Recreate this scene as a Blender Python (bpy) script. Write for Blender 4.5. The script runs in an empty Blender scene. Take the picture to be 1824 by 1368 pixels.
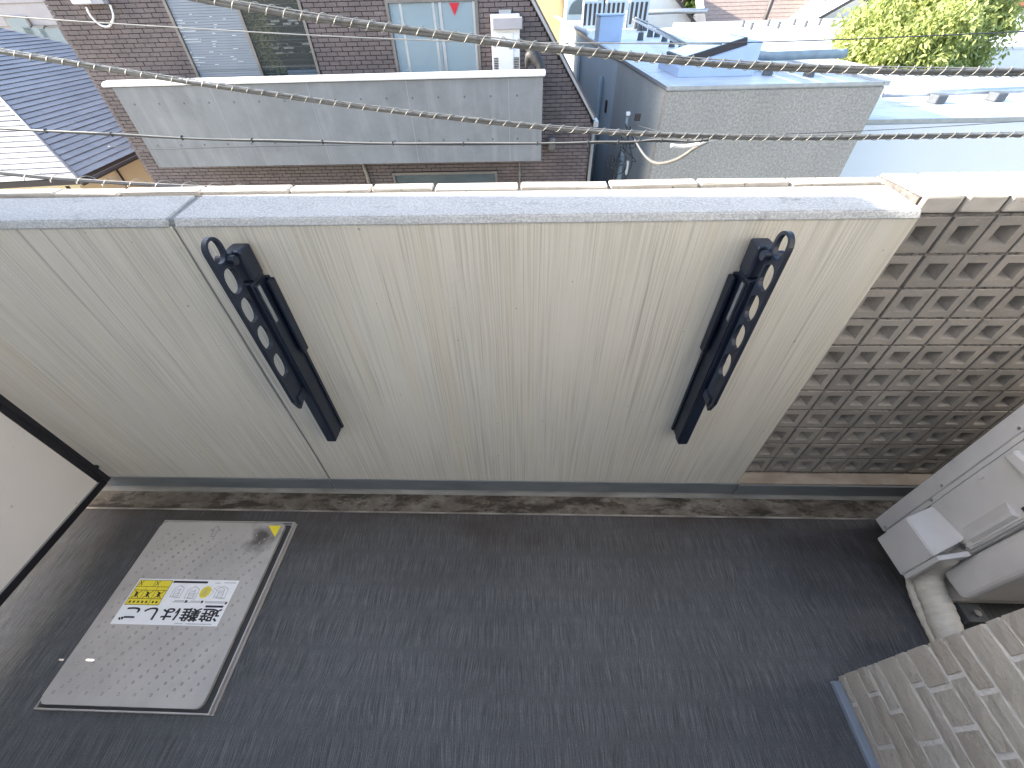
import bpy, bmesh, math, random
from mathutils import Vector, Matrix
random.seed(7)
S = bpy.context.scene
COL = S.collection
R = math.radians

# ------------------------------------------------------------------ camera
F_PX, PITCH, YAW, ROLL, CAM = 704.434, .769627, -.0494731, .031777, Vector((0, 0, 1.6))
_f = Vector((math.sin(YAW)*math.cos(PITCH), math.cos(YAW)*math.cos(PITCH), -math.sin(PITCH)))
_r = Vector((math.cos(YAW), -math.sin(YAW), 0)); _d = _f.cross(_r)
RT = math.cos(ROLL)*_r + math.sin(ROLL)*_d
DN = -math.sin(ROLL)*_r + math.cos(ROLL)*_d
cd = bpy.data.cameras.new('Camera'); cam = bpy.data.objects.new('Camera', cd); COL.objects.link(cam)
cd.sensor_fit = 'HORIZONTAL'; cd.sensor_width = 36; cd.lens = F_PX/1824*36
cd.clip_start = .02; cd.clip_end = 2000
cam.matrix_world = Matrix(((RT.x, -DN.x, -_f.x, CAM.x), (RT.y, -DN.y, -_f.y, CAM.y), (RT.z, -DN.z, -_f.z, CAM.z), (0, 0, 0, 1)))
S.camera = cam
def at(px, py, Y):                      # survey helper: photo point on the plane y = Y
    d = RT*((px-912)/F_PX) + DN*((py-684)/F_PX) + _f
    return CAM + d*((Y-CAM.y)/d.y)
def atz(px, py, Z):
    d = RT*((px-912)/F_PX) + DN*((py-684)/F_PX) + _f
    return CAM + d*((Z-CAM.z)/d.z)

# ------------------------------------------------------------------ light
SUN_E, SUN_Y = R(25), .030              # elevation; small part of the light comes from +Y
sdir = Vector((-math.cos(SUN_E), SUN_Y, math.sin(SUN_E))).normalized()
W = bpy.data.worlds.new('World'); S.world = W; W.use_nodes = True
wn = W.node_tree.nodes; wl = W.node_tree.links
bg = wn['Background']; sky = wn.new('ShaderNodeTexSky'); sky.sky_type = 'NISHITA'; sky.sun_disc = False
sky.sun_elevation = SUN_E; sky.sun_rotation = math.atan2(sdir.x, sdir.y)
sky.air_density = 1.0; sky.dust_density = 1.7; sky.ozone_density = .8
wl.new(sky.outputs[0], bg.inputs[0]); bg.inputs[1].default_value = .15
sl = bpy.data.lights.new('Sun', 'SUN'); sl.energy = 4.2; sl.angle = R(.5); sl.color = (1, .93, .82)
so = bpy.data.objects.new('Sun', sl); COL.objects.link(so)
so.rotation_euler = sdir.to_track_quat('Z', 'Y').to_euler(); so.location = (-6, 0, 12)
S.view_settings.view_transform = 'Standard'; S.view_settings.look = 'None'
S.view_settings.exposure = 2.2; S.view_settings.gamma = 1; S.view_settings.use_curve_mapping = False
S.render.engine = 'CYCLES'; S.cycles.use_denoising = True; S.cycles.max_bounces = 8
S.cycles.diffuse_bounces = 6; S.cycles.transparent_max_bounces = 16

# ------------------------------------------------------------------ materials
def nt(name):
    m = bpy.data.materials.new(name); m.use_nodes = True
    t = m.node_tree; return m, t, t.nodes['Principled BSDF']
def c4(c): return (c[0], c[1], c[2], 1)
def node(t, kind, **kw):
    n = t.nodes.new(kind)
    for k, v in kw.items(): setattr(n, k, v)
    return n
def pos(t, scale=(1, 1, 1), off=(0, 0, 0)):
    g = node(t, 'ShaderNodeNewGeometry'); mp = node(t, 'ShaderNodeMapping')
    mp.inputs['Scale'].default_value = scale; mp.inputs['Location'].default_value = off
    t.links.new(g.outputs['Position'], mp.inputs['Vector']); return mp.outputs[0]
def noise(t, vec, detail=4, rough=.55, dist=0, scale=1):
    n = node(t, 'ShaderNodeTexNoise'); n.inputs['Scale'].default_value = scale
    n.inputs['Detail'].default_value = detail; n.inputs['Roughness'].default_value = rough
    n.inputs['Distortion'].default_value = dist
    t.links.new(vec, n.inputs['Vector']); return n.outputs[0]
def ramp(t, fac, stops):
    r = node(t, 'ShaderNodeValToRGB'); e = r.color_ramp.elements
    while len(e) < len(stops): e.new(.5)
    for i, (p, c) in enumerate(stops):
        e[i].position = p; e[i].color = c4(c if hasattr(c, '__len__') else (c, c, c))
    t.links.new(fac, r.inputs[0]); return r.outputs[0]
def mix(t, fac, a, b, mode='MIX'):
    m = node(t, 'ShaderNodeMix', data_type='RGBA', blend_type=mode)
    for i, v in ((0, fac), (6, a), (7, b)):
        if hasattr(v, 'is_output'): t.links.new(v, m.inputs[i])
        elif i == 0: m.inputs[0].default_value = v
        else: m.inputs[i].default_value = c4(v)
    return m.outputs[2]
def math_(t, op, a, b=0.0):
    m = node(t, 'ShaderNodeMath', operation=op)
    for i, v in ((0, a), (1, b)):
        if hasattr(v, 'is_output'): t.links.new(v, m.inputs[i])
        else: m.inputs[i].default_value = v
    return m.outputs[0]
def bump(t, bsdf, h, strength=.3, dist=.002):
    b = node(t, 'ShaderNodeBump'); b.inputs['Strength'].default_value = strength; b.inputs['Distance'].default_value = dist
    t.links.new(h, b.inputs['Height']); t.links.new(b.outputs[0], bsdf.inputs['Normal'])
def mat(name, c1, c2=None, scale=(6, 6, 6), lo=.35, hi=.65, detail=5, rough=.7, metal=0, bs=None, bst=.3, bd=.002, rnd=0, spec=.5, speck=None, coat=0):
    m, t, b = nt(name)
    b.inputs['Roughness'].default_value = rough; b.inputs['Metallic'].default_value = metal
    b.inputs['Specular IOR Level'].default_value = spec; b.inputs['Coat Weight'].default_value = coat
    c2 = c2 or tuple(x*.82 for x in c1)
    col = ramp(t, noise(t, pos(t, scale), detail), [(lo, c1), (hi, c2)])
    if speck:                            # (scale, colour, threshold)
        f = ramp(t, noise(t, pos(t, (speck[0],)*3), 3), [(speck[2], 0), (speck[2]+.06, 1)])
        col = mix(t, f, col, speck[1])
    if rnd:
        o = node(t, 'ShaderNodeObjectInfo')
        k = node(t, 'ShaderNodeMapRange'); k.inputs[3].default_value = 1-rnd; k.inputs[4].default_value = 1+rnd
        t.links.new(o.outputs['Random'], k.inputs[0])
        h = node(t, 'ShaderNodeHueSaturation'); t.links.new(col, h.inputs['Color']); t.links.new(k.outputs[0], h.inputs['Value'])
        col = h.outputs[0]
    t.links.new(col, b.inputs['Base Color'])
    if bs: bump(t, b, noise(t, pos(t, bs if hasattr(bs, '__len__') else (bs,)*3), 4), bst, bd)
    return m
def emit_free_glass(name, c, rough=.05, alpha=.35):
    m, t, b = nt(name); b.inputs['Base Color'].default_value = c4(c); b.inputs['Roughness'].default_value = rough
    b.inputs['Alpha'].default_value = alpha; b.inputs['Specular IOR Level'].default_value = .8; return m

def wall_material():
    m, t, b = nt('parapet_paint'); b.inputs['Roughness'].default_value = .75
    base = ramp(t, noise(t, pos(t, (1.3, 1, .9)), 5), [(.3, (.64, .605, .54)), (.7, (.565, .54, .485))])
    g = node(t, 'ShaderNodeNewGeometry'); sz = node(t, 'ShaderNodeSeparateXYZ'); t.links.new(g.outputs['Position'], sz.inputs[0])
    def streak(sx, szz, off, lo, hi, mlo, mhi, msc):
        w = noise(t, pos(t, (3, 1, 2.5), off), 2)
        x = math_(t, 'ADD', math_(t, 'MULTIPLY', sz.outputs[0], sx), math_(t, 'MULTIPLY', w, sx*.012))
        c = node(t, 'ShaderNodeCombineXYZ'); t.links.new(x, c.inputs[0]); t.links.new(math_(t, 'MULTIPLY', sz.outputs[2], szz), c.inputs[2]); c.inputs[1].default_value = off[0]
        f = ramp(t, noise(t, c.outputs[0], 2, .5), [(lo, 0), (hi, 1)])
        k = ramp(t, noise(t, pos(t, msc, off), 4, .6), [(mlo, 0), (mhi, 1)])
        return math_(t, 'MULTIPLY', f, k)
    col = mix(t, math_(t, 'MULTIPLY', streak(260, 2.0, (1, 0, 3), .44, .66, .28, .55, (6, 1, 1.6)), .70), base, (.37, .35, .30))
    col = mix(t, math_(t, 'MULTIPLY', streak(110, 1.2, (7, 0, 2), .54, .70, .40, .62, (4, 1, 1.1)), .50), col, (.34, .32, .27))
    zf = ramp(t, math_(t, 'ADD', sz.outputs[2], math_(t, 'MULTIPLY', noise(t, pos(t, (12, 1, .3)), 3), .8)), [(.5, .05), (1.0, 1)])
    col = mix(t, math_(t, 'MULTIPLY', math_(t, 'MULTIPLY', streak(110, .7, (4, 0, 9), .60, .68, .46, .60, (7, 1, 1.3)), zf), .65), col, (.24, .23, .20))
    warm = ramp(t, noise(t, pos(t, (16, 1, .45), (0, 2, 5)), 2), [(.5, 0), (.7, .35)])
    col = mix(t, warm, col, (.56, .505, .39))
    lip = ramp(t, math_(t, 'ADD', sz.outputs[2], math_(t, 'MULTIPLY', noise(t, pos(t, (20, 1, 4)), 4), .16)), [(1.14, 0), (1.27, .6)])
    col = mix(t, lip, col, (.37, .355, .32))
    dots = ramp(t, noise(t, pos(t, (60, 60, 60)), 1), [(.76, 0), (.79, .8)])
    col = mix(t, dots, col, (.22, .21, .19))
    t.links.new(col, b.inputs['Base Color'])
    bump(t, b, noise(t, pos(t, (240, 240, 240)), 3), .5, .002)
    return m
def floor_material():
    m, t, b = nt('vinyl_sheet'); b.inputs['Roughness'].default_value = .5; b.inputs['Specular IOR Level'].default_value = .32
    warp = noise(t, pos(t, (3.5, 2.2, 1)), 2)
    g = node(t, 'ShaderNodeNewGeometry'); sx = node(t, 'ShaderNodeSeparateXYZ'); t.links.new(g.outputs['Position'], sx.inputs[0])
    x = math_(t, 'ADD', sx.outputs[0], math_(t, 'MULTIPLY', warp, .085))
    cx = node(t, 'ShaderNodeCombineXYZ'); t.links.new(math_(t, 'MULTIPLY', x, 460), cx.inputs[0]); t.links.new(math_(t, 'MULTIPLY', sx.outputs[1], 9), cx.inputs[1])
    n1 = noise(t, cx.outputs[0], 3, .6)
    cx2 = node(t, 'ShaderNodeCombineXYZ'); t.links.new(math_(t, 'MULTIPLY', x, 900), cx2.inputs[0]); t.links.new(math_(t, 'MULTIPLY', sx.outputs[1], 24), cx2.inputs[1])
    n2 = noise(t, cx2.outputs[0], 2, .6)
    base = ramp(t, n1, [(.30, (.038, .0395, .043)), (.50, (.070, .073, .079)), (.72, (.140, .145, .154))])
    l2 = ramp(t, n2, [(.57, 0), (.69, .6)])
    col = mix(t, l2, base, (.21, .215, .225))
    big = ramp(t, noise(t, pos(t, (1.3, 1.3, 1)), 3), [(.35, .82), (.65, 1.12)])
    col = mix(t, 1.0, col, big, 'MULTIPLY')
    dirt_shade = ramp(t, noise(t, pos(t, (2.4, 5, 1), (1, 2, 0)), 4), [(.45, 0), (.7, .55)])
    yy = node(t, 'ShaderNodeMapRange'); yy.inputs[1].default_value = .30; yy.inputs[2].default_value = .84
    t.links.new(sx.outputs[1], yy.inputs[0])
    col = mix(t, math_(t, 'MULTIPLY', math_(t, 'ADD', dirt_shade, .45), math_(t, 'MULTIPLY', yy.outputs[0], yy.outputs[0])), col, (.036, .024, .016))  # dirt mottling plus a painted falloff of light towards the gutter
    gr = ramp(t, noise(t, pos(t, (380, 260, 1)), 2, .6), [(.3, .72), (.7, 1.28)])
    col = mix(t, 1.0, col, gr, 'MULTIPLY')
    # a few black scuffs
    sc = ramp(t, noise(t, pos(t, (9, 9, 1), (4.4, 2.1, 0)), 6, .75), [(.735, 0), (.755, .85)])
    col = mix(t, sc, col, (.012, .012, .014))
    t.links.new(col, b.inputs['Base Color'])
    bump(t, b, n1, .25, .001)
    t.links.new(ramp(t, n1, [(.3, .70), (.7, .52)]), b.inputs['Roughness'])
    return m
def gutter_material():
    m, t, b = nt('gutter_mortar'); b.inputs['Roughness'].default_value = .85
    base = ramp(t, noise(t, pos(t, (9, 14, 9)), 6, .65), [(.30, (.07, .058, .045)), (.50, (.12, .103, .083)), (.72, (.20, .182, .155))])
    d1 = ramp(t, noise(t, pos(t, (3.4, 9, 3), (2, 1, 0)), 9, .72, .4), [(.48, 0), (.57, .9)])
    col = mix(t, d1, base, (.020, .015, .010))
    d2 = ramp(t, noise(t, pos(t, (11, 22, 9), (5, 1, 0)), 8, .7), [(.54, 0), (.60, .85)])
    col = mix(t, d2, col, (.045, .030, .019))
    t.links.new(col, b.inputs['Base Color']); bump(t, b, noise(t, pos(t, (70, 70, 70)), 6), .6, .004)
    return m
def coping_material():
    m, t, b = nt('coping_mortar'); b.inputs['Roughness'].default_value = .85
    base = ramp(t, noise(t, pos(t, (5, 12, 5)), 5), [(.3, (.37, .38, .385)), (.7, (.29, .30, .305))])
    sp = ramp(t, noise(t, pos(t, (190, 190, 190)), 3), [(.42, 0), (.60, .75)])
    col = mix(t, sp, base, (.50, .505, .51))
    dk = ramp(t, noise(t, pos(t, (7, 16, 7), (3, 3, 3)), 7, .7), [(.6, 0), (.72, .7)])
    col = mix(t, dk, col, (.17, .17, .17))
    t.links.new(col, b.inputs['Base Color']); bump(t, b, noise(t, pos(t, (230, 230, 230)), 4), .8, .003)
    return m
def steel_material():
    m, t, b = nt('hatch_steel'); b.inputs['Metallic'].default_value = .45
    col = ramp(t, noise(t, pos(t, (7, 7, 7)), 5), [(.3, (.50, .475, .455)), (.7, (.42, .40, .385))])
    g = node(t, 'ShaderNodeNewGeometry'); v = node(t, 'ShaderNodeVectorMath', operation='DISTANCE')
    v.inputs[1].default_value = (-1.085, .70, .03); t.links.new(g.outputs['Position'], v.inputs[0])
    d = math_(t, 'ADD', v.outputs['Value'], math_(t, 'MULTIPLY', math_(t, 'SUBTRACT', noise(t, pos(t, (22, 22, 22)), 5), .5), .16))
    soot = ramp(t, d, [(.01, .85), (.085, 0)])
    col = mix(t, soot, col, (.045, .036, .030))
    sm = ramp(t, noise(t, pos(t, (14, 9, 9), (2, 2, 2)), 6, .7), [(.52, 0), (.75, .5)])
    col = mix(t, sm, col, (.36, .335, .31))
    t.links.new(col, b.inputs['Base Color'])
    t.links.new(ramp(t, noise(t, pos(t, (20, 6, 6)), 4), [(.3, .36), (.7, .55)]), b.inputs['Roughness'])
    return m
def stucco_material(name, a, bcol, scale, bst):
    m, t, b = nt(name); b.inputs['Roughness'].default_value = .9
    col = ramp(t, noise(t, pos(t, (scale,)*3), 4, .7), [(.33, a), (.66, bcol)])
    big = ramp(t, noise(t, pos(t, (.9, .9, .45)), 4), [(.3, .9), (.7, 1.08)])
    col = mix(t, 1.0, col, big, 'MULTIPLY')
    t.links.new(col, b.inputs['Base Color']); bump(t, b, noise(t, pos(t, (scale*1.4,)*3), 3), bst, .01)
    return m
def concrete_material():
    m, t, b = nt('fairfaced_concrete'); b.inputs['Roughness'].default_value = .8
    col = ramp(t, noise(t, pos(t, (1.4, 1.4, 1.4)), 6, .65), [(.3, (.175, .18, .185)), (.7, (.245, .25, .257))])
    st = ramp(t, noise(t, pos(t, (7, 1, .7)), 4), [(.5, 0), (.70, .32)])
    col = mix(t, st, col, (.34, .345, .35))
    sp = ramp(t, noise(t, pos(t, (26, 26, 26)), 4, .7), [(.6, 0), (.72, .35)])
    col = mix(t, sp, col, (.38, .38, .385))
    dk = ramp(t, noise(t, pos(t, (3, 1, 3), (4, 0, 2)), 6), [(.55, 0), (.75, .5)])
    col = mix(t, dk, col, (.15, .155, .155))
    t.links.new(col, b.inputs['Base Color']); return m
def slate_material():
    m, t, b = nt('slate'); b.inputs['Roughness'].default_value = .48
    col = ramp(t, noise(t, pos(t, (30, 5, 5)), 4), [(.3, (.205, .205, .22)), (.7, (.275, .275, .29))])
    o = node(t, 'ShaderNodeObjectInfo'); k = node(t, 'ShaderNodeMapRange'); k.inputs[3].default_value = .88; k.inputs[4].default_value = 1.12
    t.links.new(o.outputs['Random'], k.inputs[0]); h = node(t, 'ShaderNodeHueSaturation')
    t.links.new(col, h.inputs['Color']); t.links.new(k.outputs[0], h.inputs['Value'])
    lt = ramp(t, noise(t, pos(t, (5, 22, 8)), 5, .7), [(.55, 0), (.7, .5)])
    col = mix(t, lt, h.outputs[0], (.34, .345, .37))
    t.links.new(col, b.inputs['Base Color']); return m
def block_material():
    m, t, b = nt('screen_block'); b.inputs['Roughness'].default_value = .85
    col = ramp(t, noise(t, pos(t, (7, 7, 7)), 5), [(.3, (.31, .28, .25)), (.7, (.24, .218, .195))])
    sp = ramp(t, noise(t, pos(t, (140, 140, 140)), 3), [(.55, 0), (.7, .5)])
    col = mix(t, sp, col, (.38, .34, .30))
    o = node(t, 'ShaderNodeObjectInfo'); k = node(t, 'ShaderNodeMapRange'); k.inputs[3].default_value = .86; k.inputs[4].default_value = 1.12
    t.links.new(o.outputs['Random'], k.inputs[0]); h = node(t, 'ShaderNodeHueSaturation')
    t.links.new(col, h.inputs['Color']); t.links.new(k.outputs[0], h.inputs['Value'])
    t.links.new(h.outputs[0], b.inputs['Base Color']); bump(t, b, noise(t, pos(t, (200, 200, 200)), 3), .3, .001)
    return m
def pier_brick_material():
    m, t, b = nt('pier_brick'); b.inputs['Roughness'].default_value = .82
    o = node(t, 'ShaderNodeObjectInfo')
    base = ramp(t, o.outputs['Random'], [(0, (.52, .475, .405)), (.35, (.45, .40, .335)), (.6, (.54, .51, .455)), (.85, (.42, .37, .31)), (1, (.50, .455, .39))])
    n = noise(t, pos(t, (90, 42, 130)), 5, .7, 2.2)
    sc = ramp(t, n, [(.50, 0), (.60, 1)])
    col = mix(t, sc, base, mix(t, .40, base, (.60, .57, .52)))
    dk = ramp(t, noise(t, pos(t, (50, 26, 60), (2, 1, 4)), 5, .7, 1.5), [(.58, 0), (.72, .4)])
    col = mix(t, dk, col, (.20, .17, .14))
    ir = ramp(t, noise(t, pos(t, (120, 120, 120)), 2), [(.70, 0), (.76, .8)])
    col = mix(t, ir, col, (.10, .07, .05))
    t.links.new(col, b.inputs['Base Color']); bump(t, b, n, 1.0, .008)
    return m
def roof_membrane(name, a, bcol, stain):
    m, t, b = nt(name); b.inputs['Roughness'].default_value = .38
    col = ramp(t, noise(t, pos(t, (1.2, 1.2, 1)), 5), [(.3, a), (.7, bcol)])
    sx = ramp(t, noise(t, pos(t, (.9, 4, 1), (1, 3, 0)), 8, .7, .6), [(.50, 0), (.66, .85)])
    col = mix(t, sx, col, stain)
    t.links.new(col, b.inputs['Base Color']); bump(t, b, noise(t, pos(t, (3, 3, 3)), 4), .3, .02); return m
def leaf_material(name, a, bcol, c):
    m, t, b = nt(name); b.inputs['Roughness'].default_value = .55
    col = ramp(t, noise(t, pos(t, (2.2, 2.2, 2.2)), 4), [(.3, a), (.5, bcol), (.72, c)])
    t.links.new(col, b.inputs['Base Color'])
    tr = node(t, 'ShaderNodeBsdfTranslucent'); t.links.new(col, tr.inputs[0])
    ms = node(t, 'ShaderNodeMixShader'); ms.inputs[0].default_value = .35
    t.links.new(b.outputs[0], ms.inputs[1]); t.links.new(tr.outputs[0], ms.inputs[2])
    t.links.new(ms.outputs[0], t.nodes['Material Output'].inputs[0]); return m

MT = dict(
    wall=wall_material(), floor=floor_material(), gutter=gutter_material(), coping=coping_material(), steel=steel_material(),
    concrete=concrete_material(), slate=slate_material(), block=block_material(), pbrick=pier_brick_material(),
    skirt=mat('urethane_band', (.17, .185, .20), (.13, .145, .16), (6, 6, 20), rough=.45, bs=60, bst=.15),
    sealant=mat('sealant', (.19, .20, .20), rough=.6, bs=90),
    cove=mat('mortar_cove', (.24, .235, .22), (.13, .125, .115), (5, 30, 5), rough=.8, bs=90),
    bead=mat('floor_bead', (.30, .28, .25), (.12, .11, .10), (8, 8, 8), rough=.5),
    cap=mat('cap_tile', (.55, .51, .46), (.44, .41, .37), (18, 18, 18), rough=.8, bs=120, bst=.5, rnd=.08, speck=(70, (.2, .17, .14), .66)),
    mortar=mat('block_mortar', (.21, .19, .17), (.10, .09, .085), (60, 60, 60), rough=.95, bs=150, bst=1, bd=.004),
    ledge=mat('ledge_render', (.40, .34, .28), (.26, .21, .165), (6, 12, 6), rough=.85, bs=80),
    pmortar=mat('pier_mortar', (.70, .68, .65), (.58, .56, .53), (40, 40, 40), rough=.95, bs=170, bst=1, bd=.005, speck=(180, (.36, .34, .32), .68)),
    flash=mat('base_flashing', (.22, .255, .31), (.19, .225, .28), rough=.4, spec=.5),
    ac=mat('ac_paint', (.58, .575, .57), (.53, .525, .52), (9, 9, 9), rough=.42, bs=240, bst=.08, speck=(34, (.40, .39, .38), .72)),
    acdark=mat('near_black', (.03, .03, .032), rough=.6),  # near-black colour for grille, clamp, curved cover and hatch gap fill
    screw=mat('screw_metal', (.55, .55, .55), rough=.3, metal=1),
    tape=mat('pipe_tape', (.62, .59, .52), (.53, .50, .44), (12, 60, 12), rough=.55, bs=(25, 90, 90), bst=.7, bd=.006),
    black=mat('bracket_navy', (.0055, .010, .022), (.0075, .0135, .029), (9, 9, 9), rough=.38, bs=160, bst=.15),
    grey_strip=mat('bracket_label', (.20, .22, .24), rough=.5),
    frame=mat('partition_frame', (.018, .018, .024), rough=.4, metal=.2),
    panel=mat('partition_panel', (.69, .655, .625), (.64, .61, .58), (3, 3, 3), rough=.6, speck=(40, (.50, .48, .46), .70)),
    white=mat('white_paint', (.80, .80, .80), (.74, .74, .74), rough=.6),
    sticker=mat('sticker_white', (.82, .82, .84), (.78, .78, .80), (30, 30, 30), rough=.35),
    yellow=mat('sticker_yellow', (.80, .66, .04), (.74, .60, .03), rough=.4),
    ink=mat('sticker_ink', (.012, .012, .016), rough=.5),
    greyink=mat('sticker_grey', (.33, .33, .35), rough=.5),
    studsteel=mat('stud_steel', (.50, .49, .48), rough=.35, metal=.8),
    etch=mat('hatch_etching', (.29, .275, .26), rough=.6),
    fbrick=mat('house_brick', (.165, .130, .127), (.125, .10, .10), (3, 3, 3), rough=.7, rnd=.10, bs=60, bst=.3, bd=.004),
    fmortar=mat('house_joint', (.078, .063, .062), rough=.9),
    alu=mat('aluminium', (.50, .51, .53), rough=.38, metal=.6),
    sash=mat('bronze_sash', (.22, .20, .19), rough=.4, metal=.4),
    capmetal=mat('metal_capping', (.80, .80, .80), (.72, .73, .74), (3, 3, 3), rough=.42),
    blind=mat('blind_slats', (.23, .25, .285), (.20, .22, .25), (2, 2, 2), rough=.45),
    blindlit=mat('blind_lit', (.85, .86, .85), rough=.5),
    curtain=mat('curtain_cloth', (.33, .42, .47), (.25, .33, .38), (2, 2, 5), rough=.6, bs=(8, 8, 30), bst=.6, bd=.01),
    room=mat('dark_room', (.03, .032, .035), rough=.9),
    glass=emit_free_glass('window_glass', (.05, .07, .08), .04, .35),
    frost=emit_free_glass('frosted_glass', (.36, .46, .52), .35, .45),
    red=mat('red_sign', (.55, .012, .03), rough=.5),
    cream=mat('cream_wall', (.66, .50, .28), (.60, .45, .25), (2, 2, 2), rough=.8),
    tan=mat('tan_wall', (.95, .80, .56), (.92, .76, .52), (2, 2, 2), rough=.8),
    housewhite=mat('house_white', (.74, .73, .70), (.66, .65, .62), (1, 1, 1), rough=.8),
    palewall=mat('pale_wall', (.52, .58, .60), (.46, .53, .56), (.8, .8, .5), rough=.7, bs=30, bst=.2),
    stucco=stucco_material('grey_stucco', (.25, .235, .21), (.46, .435, .40), 24, .9),
    stuccoside=stucco_material('grey_stucco_side', (.36, .365, .34), (.48, .485, .46), 24, .6),
    whitewall=mat('white_wall', (.84, .84, .85), (.80, .80, .81), (.6, .6, .6), rough=.7, bs=40, bst=.15),
    roofblue=roof_membrane('blue_white_membrane', (.58, .61, .64), (.50, .53, .57), (.27, .30, .35)),
    skyglass=mat('skylight_glass', (.60, .68, .72), (.55, .63, .67), rough=.12, spec=.8),
    roofpale=roof_membrane('pale_membrane', (.66, .70, .76), (.58, .63, .70), (.36, .40, .48)),
    roofwhite=roof_membrane('white_membrane', (.78, .79, .80), (.70, .72, .74), (.48, .50, .52)),
    roofbrown=mat('brown_roof', (.30, .235, .20), (.24, .185, .16), (4, 4, 4), rough=.7),
    roofdark=mat('dark_tile_roof', (.17, .135, .13), (.13, .10, .10), (4, 4, 4), rough=.6),
    rooftrim=mat('dark_trim', (.05, .04, .04), rough=.5),
    redroof=mat('red_roof', (.42, .09, .05), rough=.7),
    cable=mat('cable_sheath', (.15, .147, .138), (.10, .098, .094), (20, 20, 20), rough=.45),
    cabledark=mat('dark_cable', (.045, .048, .055), rough=.45),
    wire=mat('galvanised_wire', (.34, .335, .315), rough=.45, metal=.4),
    rubber=mat('rubber_pedestal', (.10, .11, .12), rough=.7),
    bluebox=mat('pale_blue_box', (.46, .56, .72), (.43, .53, .69), rough=.5),
    asphalt=mat('asphalt', (.055, .055, .057), (.042, .042, .045), (3, 3, 3), rough=.9, bs=60),
    earth=mat('yard_ground', (.20, .18, .15), (.14, .14, .10), (.5, .5, .5), rough=.95),
    bark=mat('bark', (.12, .09, .065), (.07, .055, .04), (12, 12, 4), rough=.9, bs=30, bst=.8, bd=.01),
    leafy=leaf_material('yellow_green_leaf', (.50, .53, .20), (.38, .43, .14), (.18, .23, .07)),
    leafd=leaf_material('dark_green_leaf', (.10, .15, .03), (.05, .09, .02), (.03, .055, .015)),
    ceil=mat('ceiling_paint', (.70, .70, .68), (.66, .66, .64), rough=.85),
    siding=mat('grey_siding', (.40, .38, .40), (.36, .34, .36), (2, 2, 2), rough=.7),
    downpipe=mat('downpipe', (.30, .27, .23), rough=.5),
    drainblue=mat('grey_pipe', (.27, .33, .36), rough=.5),
)

# ------------------------------------------------------------------ mesh helpers
OFF = {}
def new_obj(name, me, m=None, parent=None):
    o = bpy.data.objects.new(name, me); COL.objects.link(o)
    if m is not None and not me.materials: me.materials.append(MT[m])
    if parent is not None: o.parent = parent
    return o
def thing(name, label, cat, loc=(0, 0, 0), group=None):
    o = bpy.data.objects.new(name, None); COL.objects.link(o); o.location = loc; o.empty_display_size = .1
    o['label'] = label; o['category'] = cat
    if group: o['group'] = group
    OFF[o] = Vector(loc); return o
def tag(o, label, cat, group=None):
    o['label'] = label; o['category'] = cat
    if group: o['group'] = group
    return o
def obj(name, bm, m, parent=None, smooth=False, kind=None):
    off = OFF.get(parent, Vector()) if parent is not None else Vector()
    me = bpy.data.meshes.new(name); bmesh.ops.recalc_face_normals(bm, faces=bm.faces[:])
    if off.length > 0: bmesh.ops.translate(bm, verts=bm.verts[:], vec=-off)
    if parent is None:                       # origin at the base of the thing
        vs = [v.co for v in bm.verts]; c = Vector(((min(v.x for v in vs)+max(v.x for v in vs))/2, (min(v.y for v in vs)+max(v.y for v in vs))/2, min(v.z for v in vs)))
        bmesh.ops.translate(bm, verts=bm.verts[:], vec=-c)
    bm.to_mesh(me); bm.free()
    if smooth: me.polygons.foreach_set('use_smooth', [True]*len(me.polygons))
    o = new_obj(name, me, m, parent)
    if parent is None: o.location = c; OFF[o] = c
    else: OFF[o] = off
    if kind: o['kind'] = kind
    return o
def B(): return bmesh.new()
def box(bm, x0, x1, y0, y1, z0, z1, bev=0, seg=2, M=None):
    vs = [bm.verts.new((x, y, z)) for x in (x0, x1) for y in (y0, y1) for z in (z0, z1)]
    fs = [bm.faces.new([vs[i] for i in f]) for f in ((0, 1, 3, 2), (4, 6, 7, 5), (0, 4, 5, 1), (2, 3, 7, 6), (0, 2, 6, 4), (1, 5, 7, 3))]
    if M is not None: bmesh.ops.transform(bm, matrix=M, verts=vs)
    if bev:
        es = {e for f in fs for e in f.edges}
        bmesh.ops.bevel(bm, geom=list(es), offset=bev, segments=seg, affect='EDGES', profile=.5)
    return bm
def bx(name, m, parent, *a, **k):
    kind = k.pop('kind', None); return obj(name, box(B(), *a, **k), m, parent, kind=kind)
def prism(bm, pts, vec):                     # polygon (3d points) swept along vec
    a = [bm.verts.new(p) for p in pts]; b = [bm.verts.new(Vector(p)+Vector(vec)) for p in pts]
    n = len(pts); bm.faces.new(a); bm.faces.new(b[::-1])
    for i in range(n): bm.faces.new((a[i], b[i], b[(i+1) % n], a[(i+1) % n]))
    return bm
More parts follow.
